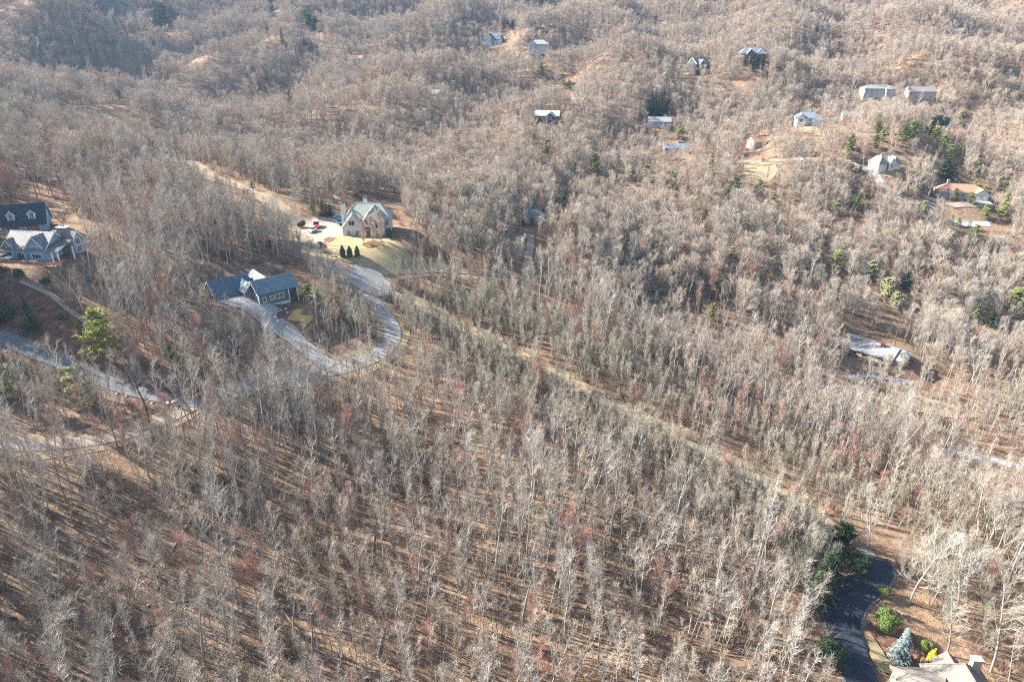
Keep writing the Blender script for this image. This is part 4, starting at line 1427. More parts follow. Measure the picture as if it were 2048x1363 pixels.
EVERGREENS = [  # kind, base pixel, height m, name, label, category
    ('spruce', -58, 505, 19.0, 'spruce_tree', 'added shade spruce beyond the left edge beside the white car', 'tree'),  # spruces past the left edge are added to shade house and garden
    ('spruce', -80, 470, 20.0, 'spruce_tree', 'added shade spruce beyond the left edge beside the garage', 'tree'),
    ('spruce', -105, 490, 21.0, 'spruce_tree', 'tallest added shade spruce beyond the left edge', 'tree'),
    ('spruce', -95, 530, 20.0, 'spruce_tree', 'added shade spruce beyond the left edge below the garage', 'tree'),
    ('spruce', -28, 560, 19.0, 'spruce_tree', 'added shade spruce just left of the pale blue house', 'tree'),
    ('spruce', -36, 615, 18.0, 'spruce_tree', 'added shade spruce left of the garden slope', 'tree'),
    ('spruce', -60, 590, 19.0, 'spruce_tree', 'added shade spruce farther left of the garden slope', 'tree'),
    ('spruce', -20, 655, 13.0, 'spruce_tree', 'added shade spruce at the left end of the grey drive', 'tree'),
    ('darkround', 12, 640, 4.0, 'shrub', 'dark evergreen shrub above the grey drive at the left edge', 'shrub'),
    ('darkround', 40, 556, 2.6, 'shrub', 'dark evergreen shrub under the wooden deck', 'shrub'),
    ('darkround', 95, 572, 2.6, 'shrub', 'dark evergreen shrub at the top of the garden steps', 'shrub'),
    ('spruce', 66, 664, 10.5, 'spruce_tree', 'dark green spruce on the garden slope left of the steps', 'tree'),
    ('pine', 212, 722, 14.5, 'pine_tree', 'large bright green pine at the foot of the garden steps', 'tree'),
    ('palepine', 168, 815, 11.0, 'pine_tree', 'pale yellow green pine below the grey drive', 'tree'),
    ('palepine', 8, 800, 11.0, 'pine_tree', 'pale green pine at the left edge below the drive', 'tree'),
    ('pine2', 156, 660, 2.6, 'young_pine', 'tiny bright green pine beside the garden steps', 'tree'),
    ('darkround', 122, 640, 1.6, 'shrub', 'small dark evergreen shrub beside the garden steps', 'shrub'),
    ('pine2', 615, 604, 6.0, 'pine_tree', 'narrow green pine at the right end of the slate blue house', 'tree'),
    ('palepine', 634, 612, 6.0, 'pine_tree', 'small pale pine right of the slate blue house', 'tree'),
    ('palepine', 705, 660, 5.0, 'pine_tree', 'small pale pine inside the road bend', 'tree'),
    ('pine2', 342, 722, 5.0, 'pine_tree', 'young green pine above the road at left', 'tree'),
    ('pine2', 362, 740, 4.5, 'pine_tree', 'young yellow green pine nearest the grey drive junction', 'tree'),
    ('pine', 425, 706, 5.0, 'pine_tree', 'small pine below the slate blue house', 'tree'),
    ('palepine', 480, 690, 4.0, 'pine_tree', 'small pale pine below the concrete drive', 'tree'),
    ('column', 686, 516, 4.2, 'arborvitae', 'leftmost of three dark columnar evergreens on the lawn', 'tree'),
    ('column', 700, 514, 4.0, 'arborvitae', 'middle of three dark columnar evergreens on the lawn', 'tree'),
    ('column', 715, 514, 3.8, 'arborvitae', 'rightmost of three dark columnar evergreens on the lawn', 'tree'),
    ('spruce', 645, 430, 5.0, 'spruce_tree', 'dark spruce at the left of the row behind the cars', 'tree'),
    ('spruce', 653, 430, 5.4, 'spruce_tree', 'dark spruce in the middle of the row behind the cars', 'tree'),
    ('spruce', 661, 431, 5.2, 'spruce_tree', 'dark spruce at the right of the row behind the cars', 'tree'),
    ('pine2', 627, 432, 5.0, 'pine_tree', 'green pine left of the dark spruce row', 'tree'),
    ('darkround', 605, 456, 3.0, 'shrub', 'dark round shrub left of the white car', 'shrub'),
    ('darkround', 697, 462, 1.8, 'shrub', 'dark clipped shrub under the cream house windows', 'shrub'),
    ('column', 780, 474, 3.6, 'arborvitae', 'dark evergreen at the right corner of the cream house', 'tree'),
    ('darkround', 640, 492, 1.8, 'shrub', 'dark low shrub at the bend of the cream house drive', 'shrub'),
    ('pine2', 505, 380, 3.5, 'young_pine', 'small yellow green pine beside the ridge road', 'tree'),
    ('darkpine', 1676, 1112, 9.0, 'pine_tree', 'dark pine above the bend of the dark road', 'tree'),
    ('spruce', 1640, 1190, 11.5, 'spruce_tree', 'dark spruce at the left edge of the road bend', 'tree'),
    ('darkround', 1716, 1146, 4.6, 'evergreen_tree', 'dark round evergreen inside the road bend', 'tree'),
    ('spruce', 1662, 1165, 10.0, 'evergreen_tree', 'dark spruce between the road bend and the bare wood', 'tree'),
    ('round', 1772, 1272, 6.0, 'evergreen_tree', 'glossy yellow green broadleaf evergreen left of blue spruce', 'tree'),
    ('bluespruce', 1797, 1320, 8.6, 'blue_spruce', 'silvery blue spruce beside the tan roofed house', 'tree'),
    ('spruce', 1622, 1222, 11.0, 'spruce_tree', 'dark spruce left of the dark road in bare trees', 'tree'),  # added to deepen the shade on the road
    ('darkround', 1652, 1318, 5.0, 'evergreen_tree', 'dark evergreen at the left side of the dark road', 'tree'),
    ('round', 1846, 1302, 3.0, 'shrub', 'small green shrub behind the tan roofed house', 'shrub'),
    ('gold', 1862, 1325, 3.2, 'golden_conifer', 'small golden yellow conifer by the tan roof', 'tree'),
    ('round', 1765, 1198, 3.0, 'shrub', 'green shrub below the dark road bend', 'shrub'),
]
far_ev = [
    ('pine', 1670, 540, 9), ('pine', 2024, 628, 12), ('palepine', 2042, 640, 10), ('darkpine', 1978, 655, 7), ('darkpine', 1990, 662, 6), ('palepine', 1950, 640, 7),
    ('palepine', 2046, 785, 8), ('pine', 1893, 492, 7), ('pine', 1946, 482, 8), ('pine', 1940, 492, 7), ('darkpine', 1810, 580, 8), ('pine2', 1700, 418, 7), ('pine2', 1716, 412, 7),
    ('spruce', 1300, 230, 18), ('spruce', 1310, 234, 20), ('spruce', 1322, 236, 22), ('spruce', 1334, 232, 17), ('pine', 1358, 278, 9), ('pine2', 1094, 312, 9), ('palepine', 1058, 275, 7),
    ('pine', 1189, 342, 10), ('pine2', 1188, 356, 8), ('pine2', 1166, 352, 5), ('pine2', 1225, 358, 7), ('pine2', 1293, 362, 9), ('palepine', 1345, 378, 9), ('palepine', 1262, 362, 8),
    ('pine', 1885, 300, 9), ('pine2', 1897, 318, 8), ('pine', 1754, 270, 8), ('pine2', 1763, 284, 7), ('pine', 1806, 288, 10), ('pine', 1822, 284, 12), ('pine', 1858, 262, 10), ('pine', 1916, 254, 12), ('pine', 1868, 284, 9),
    ('darkpine', 1872, 268, 12), ('darkpine', 1885, 272, 12), ('darkpine', 1860, 275, 11), ('pine2', 1700, 300, 9), ('pine2', 1690, 318, 7), ('pine2', 1700, 345, 6),
    ('darkpine', 1886, 358, 11), ('darkpine', 1898, 366, 10), ('pine', 2000, 440, 9), ('pine2', 1968, 436, 7), ('palepine', 1832, 390, 6), ('darkpine', 1802, 386, 5),
    ('darkpine', 1513, 138, 9), ('darkpine', 1520, 142, 9), ('darkpine', 1506, 144, 8), ('spruce', 1500, 80, 10),
    ('pine2', 583, 200, 9), ('palepine', 998, 260, 6), ('pine2', 1082, 150, 9), ('pine2', 1125, 170, 8), ('pine2', 1138, 180, 7), ('darkpine', 1015, 60, 9), ('darkpine', 1025, 62, 9),
    ('spruce', 550, 20, 16), ('spruce', 545, 30, 14), ('darkpine', 620, 60, 14), ('darkpine', 632, 64, 14), ('pine', 612, 50, 15), ('spruce', 535, 70, 13), ('spruce', 565, 85, 12),
    ('darkpine', 330, 45, 18), ('darkpine', 322, 55, 17), ('spruce', 345, 40, 18), ('spruce', 318, 35, 18), ('spruce', 310, 25, 18), ('darkpine', 335, 62, 15),
    ('pine2', 242, 205, 8), ('palepine', 1470, 385, 9), ('palepine', 1452, 400, 8), ('pine2', 1410, 440, 6), ('palepine', 1670, 430, 8), ('pine2', 1400, 620, 4), ('palepine', 1740, 560, 9), ('palepine', 1770, 600, 10),
]
_er = np.random.default_rng(5)
for _ in range(42):
    far_ev.append((str(_er.choice(['pine2', 'palepine', 'pine', 'pine2'])), float(_er.uniform(1390, 2040)), float(_er.uniform(255, 640)), float(_er.uniform(3.5, 7.5))))
for _ in range(10):
    far_ev.append((str(_er.choice(['pine2', 'palepine'])), float(_er.uniform(1050, 1390)), float(_er.uniform(280, 420)), float(_er.uniform(4, 7))))
EV_LABEL = {'spruce': 'dark spruce', 'pine': 'bright green pine', 'pine2': 'yellow green pine', 'palepine': 'pale green pine', 'darkpine': 'dark green pine'}


def region(px, py):
    col = 'left' if px < 680 else ('middle' if px < 1365 else 'right')
    row = 'top' if py < 300 else ('centre' if py < 700 else 'bottom')
    return row, col


def near_house(px, py):
    best, bd = None, 1e9
    for o in bpy.data.objects:
        if o.get('category') in ('house', 'garage'):
            hx, hy, _ = project(o.location.x, o.location.y, o.location.z)
            dd = math.hypot(hx - px, hy - py)
            if dd < bd:
                best, bd = (o, hx - px, hy - py), dd
    return best, bd


TREE_SPOTS = []
EV_SIGHT = []
for key, px, py, hgt, name, lab, cat in EVERGREENS:
    x, y, z = ground(px, py)
    tm, cm, h0 = EV[key]
    root = empty(name, (x, y, z), random.uniform(0, 6.3))
    s = hgt / h0
    ws = s * (1.0 if key not in ('darkround', 'round') else 1.0)
    root.scale = (ws, ws, s)
    link_mesh('trunk', tm, root)
    link_mesh('crown', cm, root)
    tag(root, lab, cat)
    TREE_SPOTS.append((x, y, 2.5 * s + 1.0))
cnt = {}
for key, px, py, hgt in far_ev:
    x, y, z = ground(px, py)
    tm, cm, h0 = EV[key]
    (o, dx, dy), dd = near_house(px, py)
    where = ('right of' if abs(dx) > abs(dy) and dx < 0 else 'left of' if abs(dx) > abs(dy) else 'below' if dy < 0 else 'above')
    lab = '%s %s the %s' % (EV_LABEL[key], where if dd < 90 else 'in the woods well ' + where, o.name.split('.')[0].replace('_', ' '))
    root = empty('evergreen_tree', (x, y, z), random.uniform(0, 6.3))
    s = hgt / h0 * 1.1
    root.scale = (s, s, s)
    link_mesh('trunk', tm, root)
    link_mesh('crown', cm, root)
    tag(root, lab, 'tree', 'evergreens scattered over the far slopes')
    _, _, ed = project(x, y, z)
    EV_SIGHT.append((px, py, 18.0 / float(ed) * FPX, 3.0 * s / float(ed) * FPX))
    TREE_SPOTS.append((x, y, 2.0 * s + 1.0))

# ------------------------------------------------------------------ special bare trees, one by one
T, Cn = make_tree(771, 9.0, 2.3, .22, 22, 7, 9, .9, .13, spread=(22, 52), lift=.55)
OR = (T.mesh('trunk', M['bark_tan'], True), Cn.mesh('crown', [M['bark_tan'], M['twig_orange']]))
T, Cn = make_tree(772, 17, 3.2, .4, 12, 4, 2, .9, .26, spread=(30, 70), lift=.3, wob=.7)
SNAG = (T.mesh('trunk', M['bark_dark'], True), Cn.mesh('crown', [M['bark_dark'], M['bark_dark']]))
T, Cn = make_tree(773, 15, 4.4, .3, 15, 6, 6, 1.4, .17, spread=(40, 80), lift=.35, wob=.6)
PALE = (T.mesh('trunk', M['bark_pale'], True), Cn.mesh('crown', [M['bark_pale'], M['twig_pale']]))
special = [
    (OR, 729, 489, 1.0, 'ornamental_tree', 'leftmost of three orange twigged trees in front of the cream house'),
    (OR, 747, 487, 1.05, 'ornamental_tree', 'middle of three orange twigged trees in front of the cream house'),
    (OR, 763, 484, 1.15, 'ornamental_tree', 'rightmost of three orange twigged trees in front of the cream house'),
    (PALE, 172, 630, .95, 'bare_tree', 'pale wide branched bare tree beside the garden steps'),
    (SNAG, 1080, 400, 1.1, 'dead_tree', 'dark dead tree standing above the pale canopy near centre'),
    (SNAG, 1790, 690, .9, 'dead_tree', 'dark bare tree behind the long grey roof'),
    (SNAG, 1310, 425, .8, 'dead_tree', 'dark dead tree right of the pale canopy'),
    (SNAG, 862, 520, 1.0, 'dead_tree', 'dark bare tree between the cream house and the east road'),
    (SNAG, 300, 850, .9, 'bare_tree', 'dark trunked tree in front of the grey drive mouth'),
    (PALE, 1815, 1205, 1.25, 'bare_tree', 'white trunked tree just above the glossy evergreen'),
    (PALE, 1735, 1095, 1.1, 'bare_tree', 'white trunked tree above the end of the dark road'),
    (PALE, 1912, 1225, 1.2, 'bare_tree', 'tall white trunked tree behind the tan roofed house'),
    (PALE, 1985, 1345, 1.3, 'bare_tree', 'wide white branched tree right of the tan roofed house'),
    (PALE, 1895, 1312, .9, 'bare_tree', 'slim white tree at the back of the tan roof'),
    (PALE, 62, 1300, 1.15, 'leaning_tree', 'whitish tree leaning far over at the lower left'),
    (SNAG, 30, 1235, .9, 'leaning_tree', 'dark tree leaning steeply near the left edge'),
    (PALE, 290, 812, .95, 'bare_tree', 'grey spreading tree standing over the grey drive'),
]
for (tm, cm), px, py, s, name, lab in special:
    x, y, z = ground(px, py)
    root = empty(name, (x, y, z), random.uniform(0, 6.3))
    if name == 'leaning_tree':
        root.rotation_euler = (R(12), R(38 if 'whitish' in lab else -42), .3)
    root.scale = (s, s, s)
    link_mesh('trunk', tm, root)
    link_mesh('crown', cm, root)
    tag(root, lab, 'tree')
    TREE_SPOTS.append((x, y, 3.0))

# ------------------------------------------------------------------ the woods
CLEAR = [  # pixel polygons with no trees
    [(575, 440), (640, 425), (690, 395), (800, 400), (815, 470), (835, 520), (770, 548), (700, 545), (640, 530), (605, 490)],
    [(392, 590), (420, 545), (510, 515), (615, 535), (640, 590), (645, 660), (610, 668), (690, 735), (640, 742), (560, 690), (470, 650), (410, 615)],
    [(0, 410), (100, 395), (160, 440), (150, 560), (200, 660), (240, 715), (200, 760), (100, 715), (0, 680)],
    [(1650, 1135), (1770, 1105), (1780, 1170), (1800, 1200), (1860, 1270), (1990, 1330), (2000, 1560), (1640, 1560), (1630, 1260)],
    [(1672, 652), (1700, 642), (1822, 712), (1835, 762), (1700, 775), (1672, 700)],
    [(330, 800), (440, 785), (440, 830), (330, 850)],
    [(1625, 1005), (1680, 1010), (1680, 1045), (1620, 1040)],
]
THIN = [  # pixel polygon, share kept, height factor
    ([(610, 540), (900, 530), (900, 640), (830, 700), (780, 780), (600, 800), (560, 760), (700, 740), (770, 690), (740, 620), (640, 580)], .9, .85),
    ([(400, 620), (560, 690), (640, 745), (560, 790), (440, 770), (380, 700)], .9, .8),
    ([(-60, 690), (100, 720), (330, 830), (330, 900), (-60, 900)], .9, .8),
    ([(1600, 785), (1900, 780), (1960, 850), (1640, 850)], .6, .75),
    ([(1780, 1160), (2100, 1220), (2100, 1420), (1900, 1300)], .55, .9),
    ([(1640, 1040), (1800, 1040), (1800, 1120), (1700, 1080)], .3, .8),
    ([(-60, 430), (190, 440), (240, 720), (100, 720)], .3, .8),
    ([(830, 548), (1000, 560), (1250, 590), (1500, 640), (1650, 705), (1500, 725), (1250, 685), (1000, 625), (880, 590)], .5, 1.0),
    ([(1380, 715), (1640, 760), (1900, 830), (2060, 890), (2060, 960), (1800, 905), (1400, 790)], .62, .95),
    ([(1850, 905), (1950, 920), (2070, 950), (2070, 1015), (1860, 965)], .4, .62),
    ([(230, 120), (430, 115), (430, 140), (240, 140)], .3, .9),
]
ridge_xy = smooth_line([ground(*p)[:2] for p in ridge_road[:14]], 4.0)


top_xy = smooth_line([ground(*p)[:2] for p in ridge_top[:8]], 4.0)
tdir = top_xy[-1] - top_xy[0]
tdir /= np.hypot(*tdir)
rdir = ridge_xy[-1] - ridge_xy[0]
rdir /= np.hypot(*rdir)


def ridge_side(x, y):
    """positive on the far side of the ridge road"""
    return (x - ridge_xy[0, 0]) * -rdir[1] + (y - ridge_xy[0, 1]) * rdir[0]


def dist_line(x, y, L):
    out = np.full(len(x), 1e9)
    for i in range(0, len(L)):
        out = np.minimum(out, (x - L[i, 0]) ** 2 + (y - L[i, 1]) ** 2)
    return np.sqrt(out)


def vnoise(x, y, wl, sd):
    rr = np.random.default_rng(sd)
    v = np.zeros_like(x)
    for _ in range(7):
        th = rr.uniform(0, math.tau)
        w = wl * rr.uniform(.7, 1.5)
        v += np.sin((x * math.cos(th) + y * math.sin(th)) * math.tau / w + rr.uniform(0, 6.3))
    return v / 2.6


sr = np.random.default_rng(42)


def scatter(cell, y0, y1, xs=0.95):
    X, Y = np.meshgrid(np.arange(-1000, 1000, cell), np.arange(y0, y1, cell))
    X = X.ravel() + sr.uniform(-.5, .5, X.size) * cell * 1.1
    Y = Y.ravel() + sr.uniform(-.5, .5, Y.size) * cell * 1.1
    Zz = HH(X, Y)
    px, py, d = project(X, Y, Zz)
    ptx, pty, _ = project(X, Y, Zz + 26)
    ok = (d > 40) & (px > -260) & (px < 2308) & (pty < 1363 + 120) & (py > -110)
    return X[ok], Y[ok], Zz[ok], px[ok], py[ok], d[ok]


def split_far(X, Y, Zz, px, py, d, lo, hi):
    k = (d >= lo) & (d < hi)
    return [a[k] for a in (X, Y, Zz, px, py, d)]


parts = [split_far(*scatter(2.75, 0, 330), 0, 250), split_far(*scatter(3.75, 120, 480), 250, 400), split_far(*scatter(4.7, 250, 1150), 400, 2000)]
extra = split_far(*scatter(2.9, 60, 260), 0, 400)
er = dist_line(extra[0], extra[1], ridge_xy)
es = ridge_side(extra[0], extra[1])
parts.append([a[(er < 14) & (es < 0)] for a in extra])
X, Y, Zz, px, py, d = [np.concatenate(a) for a in zip(*parts)]
keep = np.ones(len(X), bool)
hf = np.ones(len(X))
for C, hw in ROAD_LINES:
    keep &= dist_line(X, Y, C) > hw
for Q in PATCHES:
    keep &= ~inside(X, Y, Q)
for hx, hy, hr in HOUSES + TREE_SPOTS:
    keep &= np.hypot(X - hx, Y - hy) > hr
for P in CLEAR:
    keep &= ~inside(px, py, P)
u = sr.uniform(0, 1, len(X))
for P, share, hh in THIN:
    m_ = inside(px, py, P)
    keep &= ~(m_ & (u > share))
    hf = np.where(m_, hf * hh, hf)
# open the line of sight to far houses a little: lower, sparser trees just in front
for o in list(bpy.data.objects):
    if o.get('category') == 'house' and o.location.y > 270:
        hx, hy, hd = project(o.location.x, o.location.y, o.location.z)
        hw = 11.0 / hd * FPX
        hh = 20.0 / hd * FPX
        m_ = (np.abs(px - hx) < hw) & (py > hy - 2) & (py < hy + hh)
        keep &= ~(m_ & (u > .6))
        hf = np.where(m_, .85, hf)
for ex, ey, ehgt, ew in EV_SIGHT:
    m_ = (np.abs(px - ex) < ew + 6) & (py > ey - 1) & (py < ey + ehgt)
    keep &= ~(m_ & (u > .45))
    hf = np.where(m_, .7, hf)
erd = dist_line(X, Y, ridge_xy)
esd = ridge_side(X, Y)
near_side = (esd < 0) & (erd < 16)
keep &= ~((esd > 0) & (erd < 4.2))
keep &= ~((esd <= 0) & (erd < 1.5))
hf = np.where(near_side, .74 + .3 * np.clip((erd - 4) / 10, 0, 1), hf)
hf = np.where((esd > 0) & (erd < 24), .85, hf)
ttr = dist_line(X, Y, top_xy)
tsd = (X - top_xy[0, 0]) * -tdir[1] + (Y - top_xy[0, 1]) * tdir[0]
tn = (tsd < 0) & (ttr < 26)
keep &= ~((tsd < 0) & (ttr < 4.2))
hf = np.where(tn, .36 + .5 * np.clip((ttr - 6) / 20, 0, 1), hf)
# gaps and glades
gap = vnoise(X, Y, 45, 11) + .6 * vnoise(X, Y, 18, 12)
keep &= ~((gap > 1.15) & (u > .25))
keep &= u < np.where(d < 250, .93, 1.0)
X, Y, Zz, px, py, d, hf, gap = [a[keep] for a in (X, Y, Zz, px, py, d, hf, gap)]
rd = dist_line(X, Y, ridge_xy)
nA = vnoise(X, Y, 60, 21) + .5 * vnoise(X, Y, 22, 22)
nR = vnoise(X, Y, 30, 31) + .6 * vnoise(X, Y, 12, 32)
uu = sr.uniform(0, 1, len(X))
kinds = np.full(len(X), 'tall', dtype=object)
pb = np.clip(.38 + .25 * nA + np.clip((d - 280) / 300, -.15, .5), .05, .95)
kinds[uu < pb] = 'broad'
u2 = sr.uniform(0, 1, len(X))
kinds[(u2 < .22)] = 'slim'
kinds[(nR > 1.0) & (u2 > .45)] = 'red'
kinds[u2 > .955] = 'red'
u3 = sr.uniform(0, 1, len(X))
fq = np.clip((d - 225) / 130, 0, .62)
pale_band = inside(px, py, [(800, 335), (1100, 345), (1500, 430), (1900, 570), (2100, 650), (2100, 720), (1650, 660), (1200, 560), (850, 520)])
fq = np.where(pale_band, .93, fq)
fm = u3 < fq
kinds[fm & np.isin(kinds, ['broad', 'slim'])] = 'puff'
kinds[fm & (kinds == 'tall')] = 'greypuff'
kinds[(rd < 26) & (u2 < .9)] = 'olive'
kinds[(u2 > .925) & (u2 < .955)] = 'olive'
sc = np.clip(sr.normal(.97, .21, len(X)), .45, 1.5) * hf
sc *= np.where(d > 400, .70, np.where(d > 250, .70, .67)) * (1 + .14 * np.clip(vnoise(X, Y, 70, 61), -1.2, 1.2))
var = np.array([sr.integers(len(PROTO[k])) for k in kinds])
hts = np.array([PROTO[k][v][3] for k, v in zip(kinds, var)]) * sc
rz = sr.uniform(0, math.tau, len(X))
tx = sr.normal(0, .035, len(X))
ty = sr.normal(0, .035, len(X))
wide = sr.uniform(.88, 1.15, len(X)) * np.where(d > 400, 1.12, 1.0)

# the 300 that show largest stand one by one, the rest are one wood
tpx, tpy, _ = project(X, Y, Zz + hts)
vis = (px > 0) & (px < 2048) & (tpy < 1330) & (tpy > 0) & (py > 0) & (py < 1420)
size = np.where(vis, hts / d, 0)
order = np.argsort(-size)[:300]
single = np.zeros(len(X), bool)
single[order] = True
WORDS = {'puff': ('broad tan bare tree', ''), 'greypuff': ('broad grey bare tree', ''), 'tall': ('pale grey bare tree', 'tall_tree'), 'broad': ('broad tan bare tree', 'broad_tree'), 'slim': ('slim tan bare tree', 'slim_tree'), 'red': ('bare tree with reddish twigs', 'reddish_tree'), 'olive': ('bushy olive grey bare tree', 'bushy_tree')}


def place_words(px, py):
    if px > 1560:
        return 'near the tan roofed house' if py > 1180 else 'above the dark road bend'
    col = 'lower left' if px < 520 else ('lower middle' if px < 1040 else 'lower right')
    row = 'front rows' if py > 1240 else ('second rows' if py > 1080 else 'rear rows')
    return 'in the %s of the %s wood' % (row, col)


LOOK = {'tall': ('narrow', 'high crowned', 'low branched', 'forked', 'sparse'), 'broad': ('round', 'crooked', 'twin stemmed'), 'slim': ('straight', 'crooked'), 'red': ('round', 'tall'), 'olive': ('many stemmed', 'twin stemmed')}
for i in np.where(single)[0]:
    k = kinds[i]
    tm, cm, jm, h0 = PROTO[k][var[i]]
    root = empty('bare_tree', (X[i], Y[i], Zz[i]))
    root.rotation_euler = (tx[i], ty[i], rz[i])
    root.scale = (sc[i] * wide[i], sc[i] * wide[i], sc[i])
    link_mesh('trunk', tm, root)
    link_mesh('crown', cm, root)
    look = LOOK.get(k, ('', ''))[(var[i] // 2) % len(LOOK.get(k, ('', '')))]
    if tx[i] ** 2 + ty[i] ** 2 > .0036:
        look = 'leaning'
    elif sc[i] > .8:
        look = 'large ' + look
    elif sc[i] < .52:
        look = 'small ' + look
    lab = ' '.join(('%s %s %s' % (look, WORDS[k][0], place_words(px[i], py[i]))).split())
    tag(root, lab, 'tree', lab.replace('bare tree', 'bare trees'))


def instancer(name, idx, P, rot, scl, label):
    me = bpy.data.meshes.new(name)
    me.from_pydata(P.tolist(), [], [])
    a = me.attributes.new('proto', 'INT', 'POINT')
    a.data.foreach_set('value', idx.astype(np.int32))
    a = me.attributes.new('rot', 'FLOAT_VECTOR', 'POINT')
    a.data.foreach_set('vector', rot.astype(np.float32).ravel())
    a = me.attributes.new('scl', 'FLOAT_VECTOR', 'POINT')
    a.data.foreach_set('vector', scl.astype(np.float32).ravel())
    o = link_mesh(name, me)
    ng = bpy.data.node_groups.new(name + '_nodes', 'GeometryNodeTree')
    ng.interface.new_socket('Geometry', in_out='INPUT', socket_type='NodeSocketGeometry')
    ng.interface.new_socket('Geometry', in_out='OUTPUT', socket_type='NodeSocketGeometry')
    gi = ng.nodes.new('NodeGroupInput')
    go = ng.nodes.new('NodeGroupOutput')
    ci = ng.nodes.new('GeometryNodeCollectionInfo')
    ci.inputs['Collection'].default_value = SRC
    ci.inputs['Separate Children'].default_value = True
    ci.inputs['Reset Children'].default_value = True
    ip = ng.nodes.new('GeometryNodeInstanceOnPoints')
    ip.inputs['Pick Instance'].default_value = True
    for nm, ty_, sock in (('proto', 'INT', 'Instance Index'), ('rot', 'FLOAT_VECTOR', 'Rotation'), ('scl', 'FLOAT_VECTOR', 'Scale')):
        na = ng.nodes.new('GeometryNodeInputNamedAttribute')
        na.data_type = ty_
        na.inputs['Name'].default_value = nm
        ng.links.new(na.outputs['Attribute'], ip.inputs[sock])
    ng.links.new(gi.outputs[0], ip.inputs['Points'])
    ng.links.new(ci.outputs[0], ip.inputs['Instance'])
    ng.links.new(ip.outputs[0], go.inputs[0])
    md = o.modifiers.new('woods', 'NODES')
    md.node_group = ng
    o['kind'] = 'stuff'
    tag(o, label, 'woods' if 'wood' in name else 'brush')
    return o


w_ = ~single
idx = np.array([SRC_INDEX[(k, int(v))] for k, v in zip(kinds[w_], var[w_])])
instancer('woodland', idx, np.stack([X, Y, Zz], 1)[w_], np.stack([tx, ty, rz], 1)[w_], np.stack([sc * wide, sc * wide, sc], 1)[w_], 'leafless winter woods covering the slopes to the far hills')

# brush under the trees
parts = [split_far(*scatter(4.6, 0, 330), 0, 250), split_far(*scatter(6.0, 120, 480), 250, 420)]
sb = scatter(3.6, 60, 260)
parts.append([a[dist_line(sb[0], sb[1], ridge_xy) < 6.5] for a in sb])
bx, by, bz, bpx, bpy_, bd = [np.concatenate(a) for a in zip(*parts)]
g2 = vnoise(bx, by, 26, 51) + .7 * vnoise(bx, by, 11, 52)
strip_b = (dist_line(bx, by, ridge_xy) < 7) & (sr.uniform(0, 1, len(bx)) < .6)
kb = (g2 > -.05) | strip_b
for C, hw in ROAD_LINES:
    kb &= dist_line(bx, by, C) > hw - .5
for Q in PATCHES:
    kb &= ~inside(bx, by, Q)
for hx, hy, hr in HOUSES:
    kb &= np.hypot(bx - hx, by - hy) > hr * .8
bx, by, bz = bx[kb], by[kb], bz[kb]
m_ = len(bx)
s = sr.uniform(.5, 1.35, m_)
instancer('undergrowth', np.array([SRC_INDEX[('brush', int(v))] for v in sr.integers(0, 3, m_)]), np.stack([bx, by, bz], 1),
          np.stack([np.zeros(m_), np.zeros(m_), sr.uniform(0, 6.28, m_)], 1), np.stack([s * 1.2, s * 1.2, s], 1), 'brown leafless brush under the near trees')
lr_ = np.random.default_rng(77)
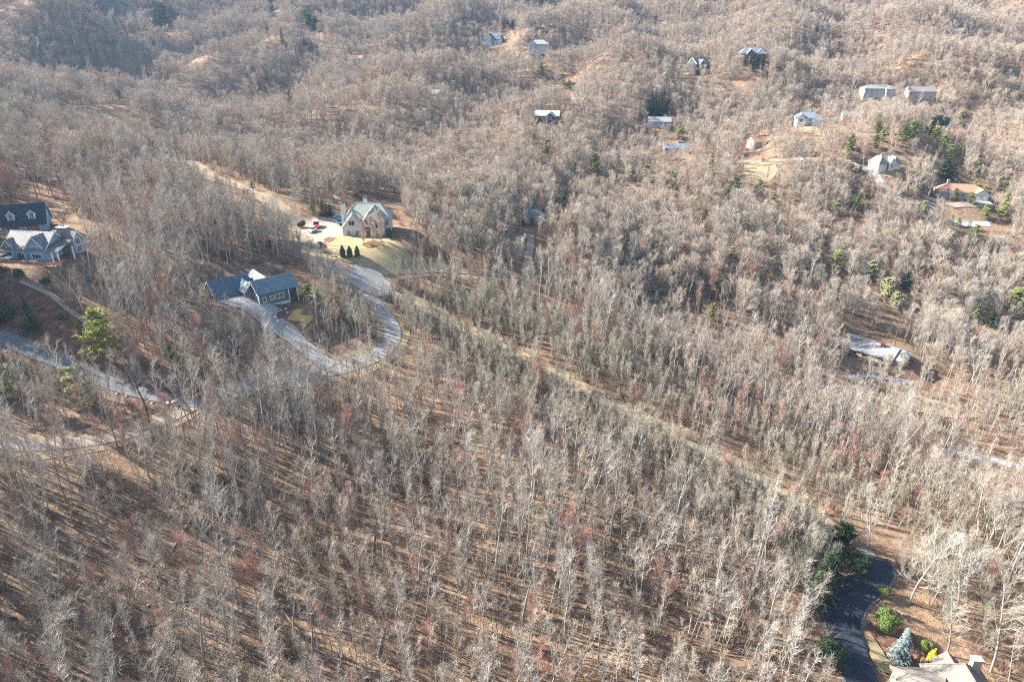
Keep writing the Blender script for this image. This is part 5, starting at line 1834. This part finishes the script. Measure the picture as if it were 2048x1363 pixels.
for k in range(26):
    lpx, lpy = lr_.uniform(30, 1560), lr_.uniform(960, 1350)
    x, y, z = ground(lpx, lpy)
    az, ln = lr_.uniform(0, math.pi), lr_.uniform(4.5, 10)
    q = Vector((x + math.cos(az) * ln, y + math.sin(az) * ln, 0))
    q.z = float(HH(q.x, q.y)) + .22
    p = Vector((x, y, z + .2))
    mid = (p + q) / 2
    mid.z = max(mid.z, float(HH(mid.x, mid.y)) + .2)
    b_ = MB()
    b_.chain([p, mid, q], [.19, .15, .06], 7)
    o = b_.build('fallen_log', M['bark_pale' if k % 2 else 'bark_tan'])
    lab = 'fallen %s trunk lying %s' % ('pale' if k % 2 else 'brown', place_words(lpx, lpy))
    tag(o, lab, 'log', lab.replace('trunk', 'trunks'))
print('trees', len(X), single.sum(), 'brush', m_, 'proto tris', ntri)

# ------------------------------------------------------------------ haze
b_ = MB()
zmin, zmax = float(Z.min()) - 5, max(float(Z.max()) + 45, CAMZ + 20)
b_.box(GX0 - 20, GX1 + 20, GY0 - 20, GY1 + 20, zmin, zmax)
hz = b_.build('haze', None)
hz['kind'] = 'stuff'
hz['label'] = 'thin pale winter haze over the hills'
hm = bpy.data.materials.new('haze_air')
hm.use_nodes = True
hn = hm.node_tree
hn.nodes.clear()
pv = hn.nodes.new('ShaderNodeVolumePrincipled')
pv.inputs['Color'].default_value = (.44, .68, 1.0, 1)
pv.inputs['Density'].default_value = 0.00008
pv.inputs['Anisotropy'].default_value = 0.2
ho = hn.nodes.new('ShaderNodeOutputMaterial')
hn.links.new(pv.outputs[0], ho.inputs['Volume'])
hz.data.materials.clear()
hz.data.materials.append(hm)

# wisp of smoke from the cream house chimney
b_ = MB()
c0 = Vector((cream_chimney.x, cream_chimney.y, cream_chimney.z))
sp = [c0 + Vector((-.0, 0, .1)), c0 + Vector((-.6, 0, .6)), c0 + Vector((-1.5, .2, 1.0)), c0 + Vector((-2.6, .3, 1.7)), c0 + Vector((-3.4, .2, 2.6))]
b_.chain(sp, [.2, .38, .5, .55, .25], 8)
so_ = b_.build('smoke', None)
so_['kind'] = 'stuff'
so_['label'] = 'thin wisp of smoke leaving the cream house chimney'
sm_ = bpy.data.materials.new('smoke_air')
sm_.use_nodes = True
sm_.node_tree.nodes.clear()
pv2 = sm_.node_tree.nodes.new('ShaderNodeVolumePrincipled')
pv2.inputs['Color'].default_value = (.9, .93, .96, 1)
pv2.inputs['Density'].default_value = .55
so2 = sm_.node_tree.nodes.new('ShaderNodeOutputMaterial')
sm_.node_tree.links.new(pv2.outputs[0], so2.inputs['Volume'])
so_.data.materials.clear()
so_.data.materials.append(sm_)
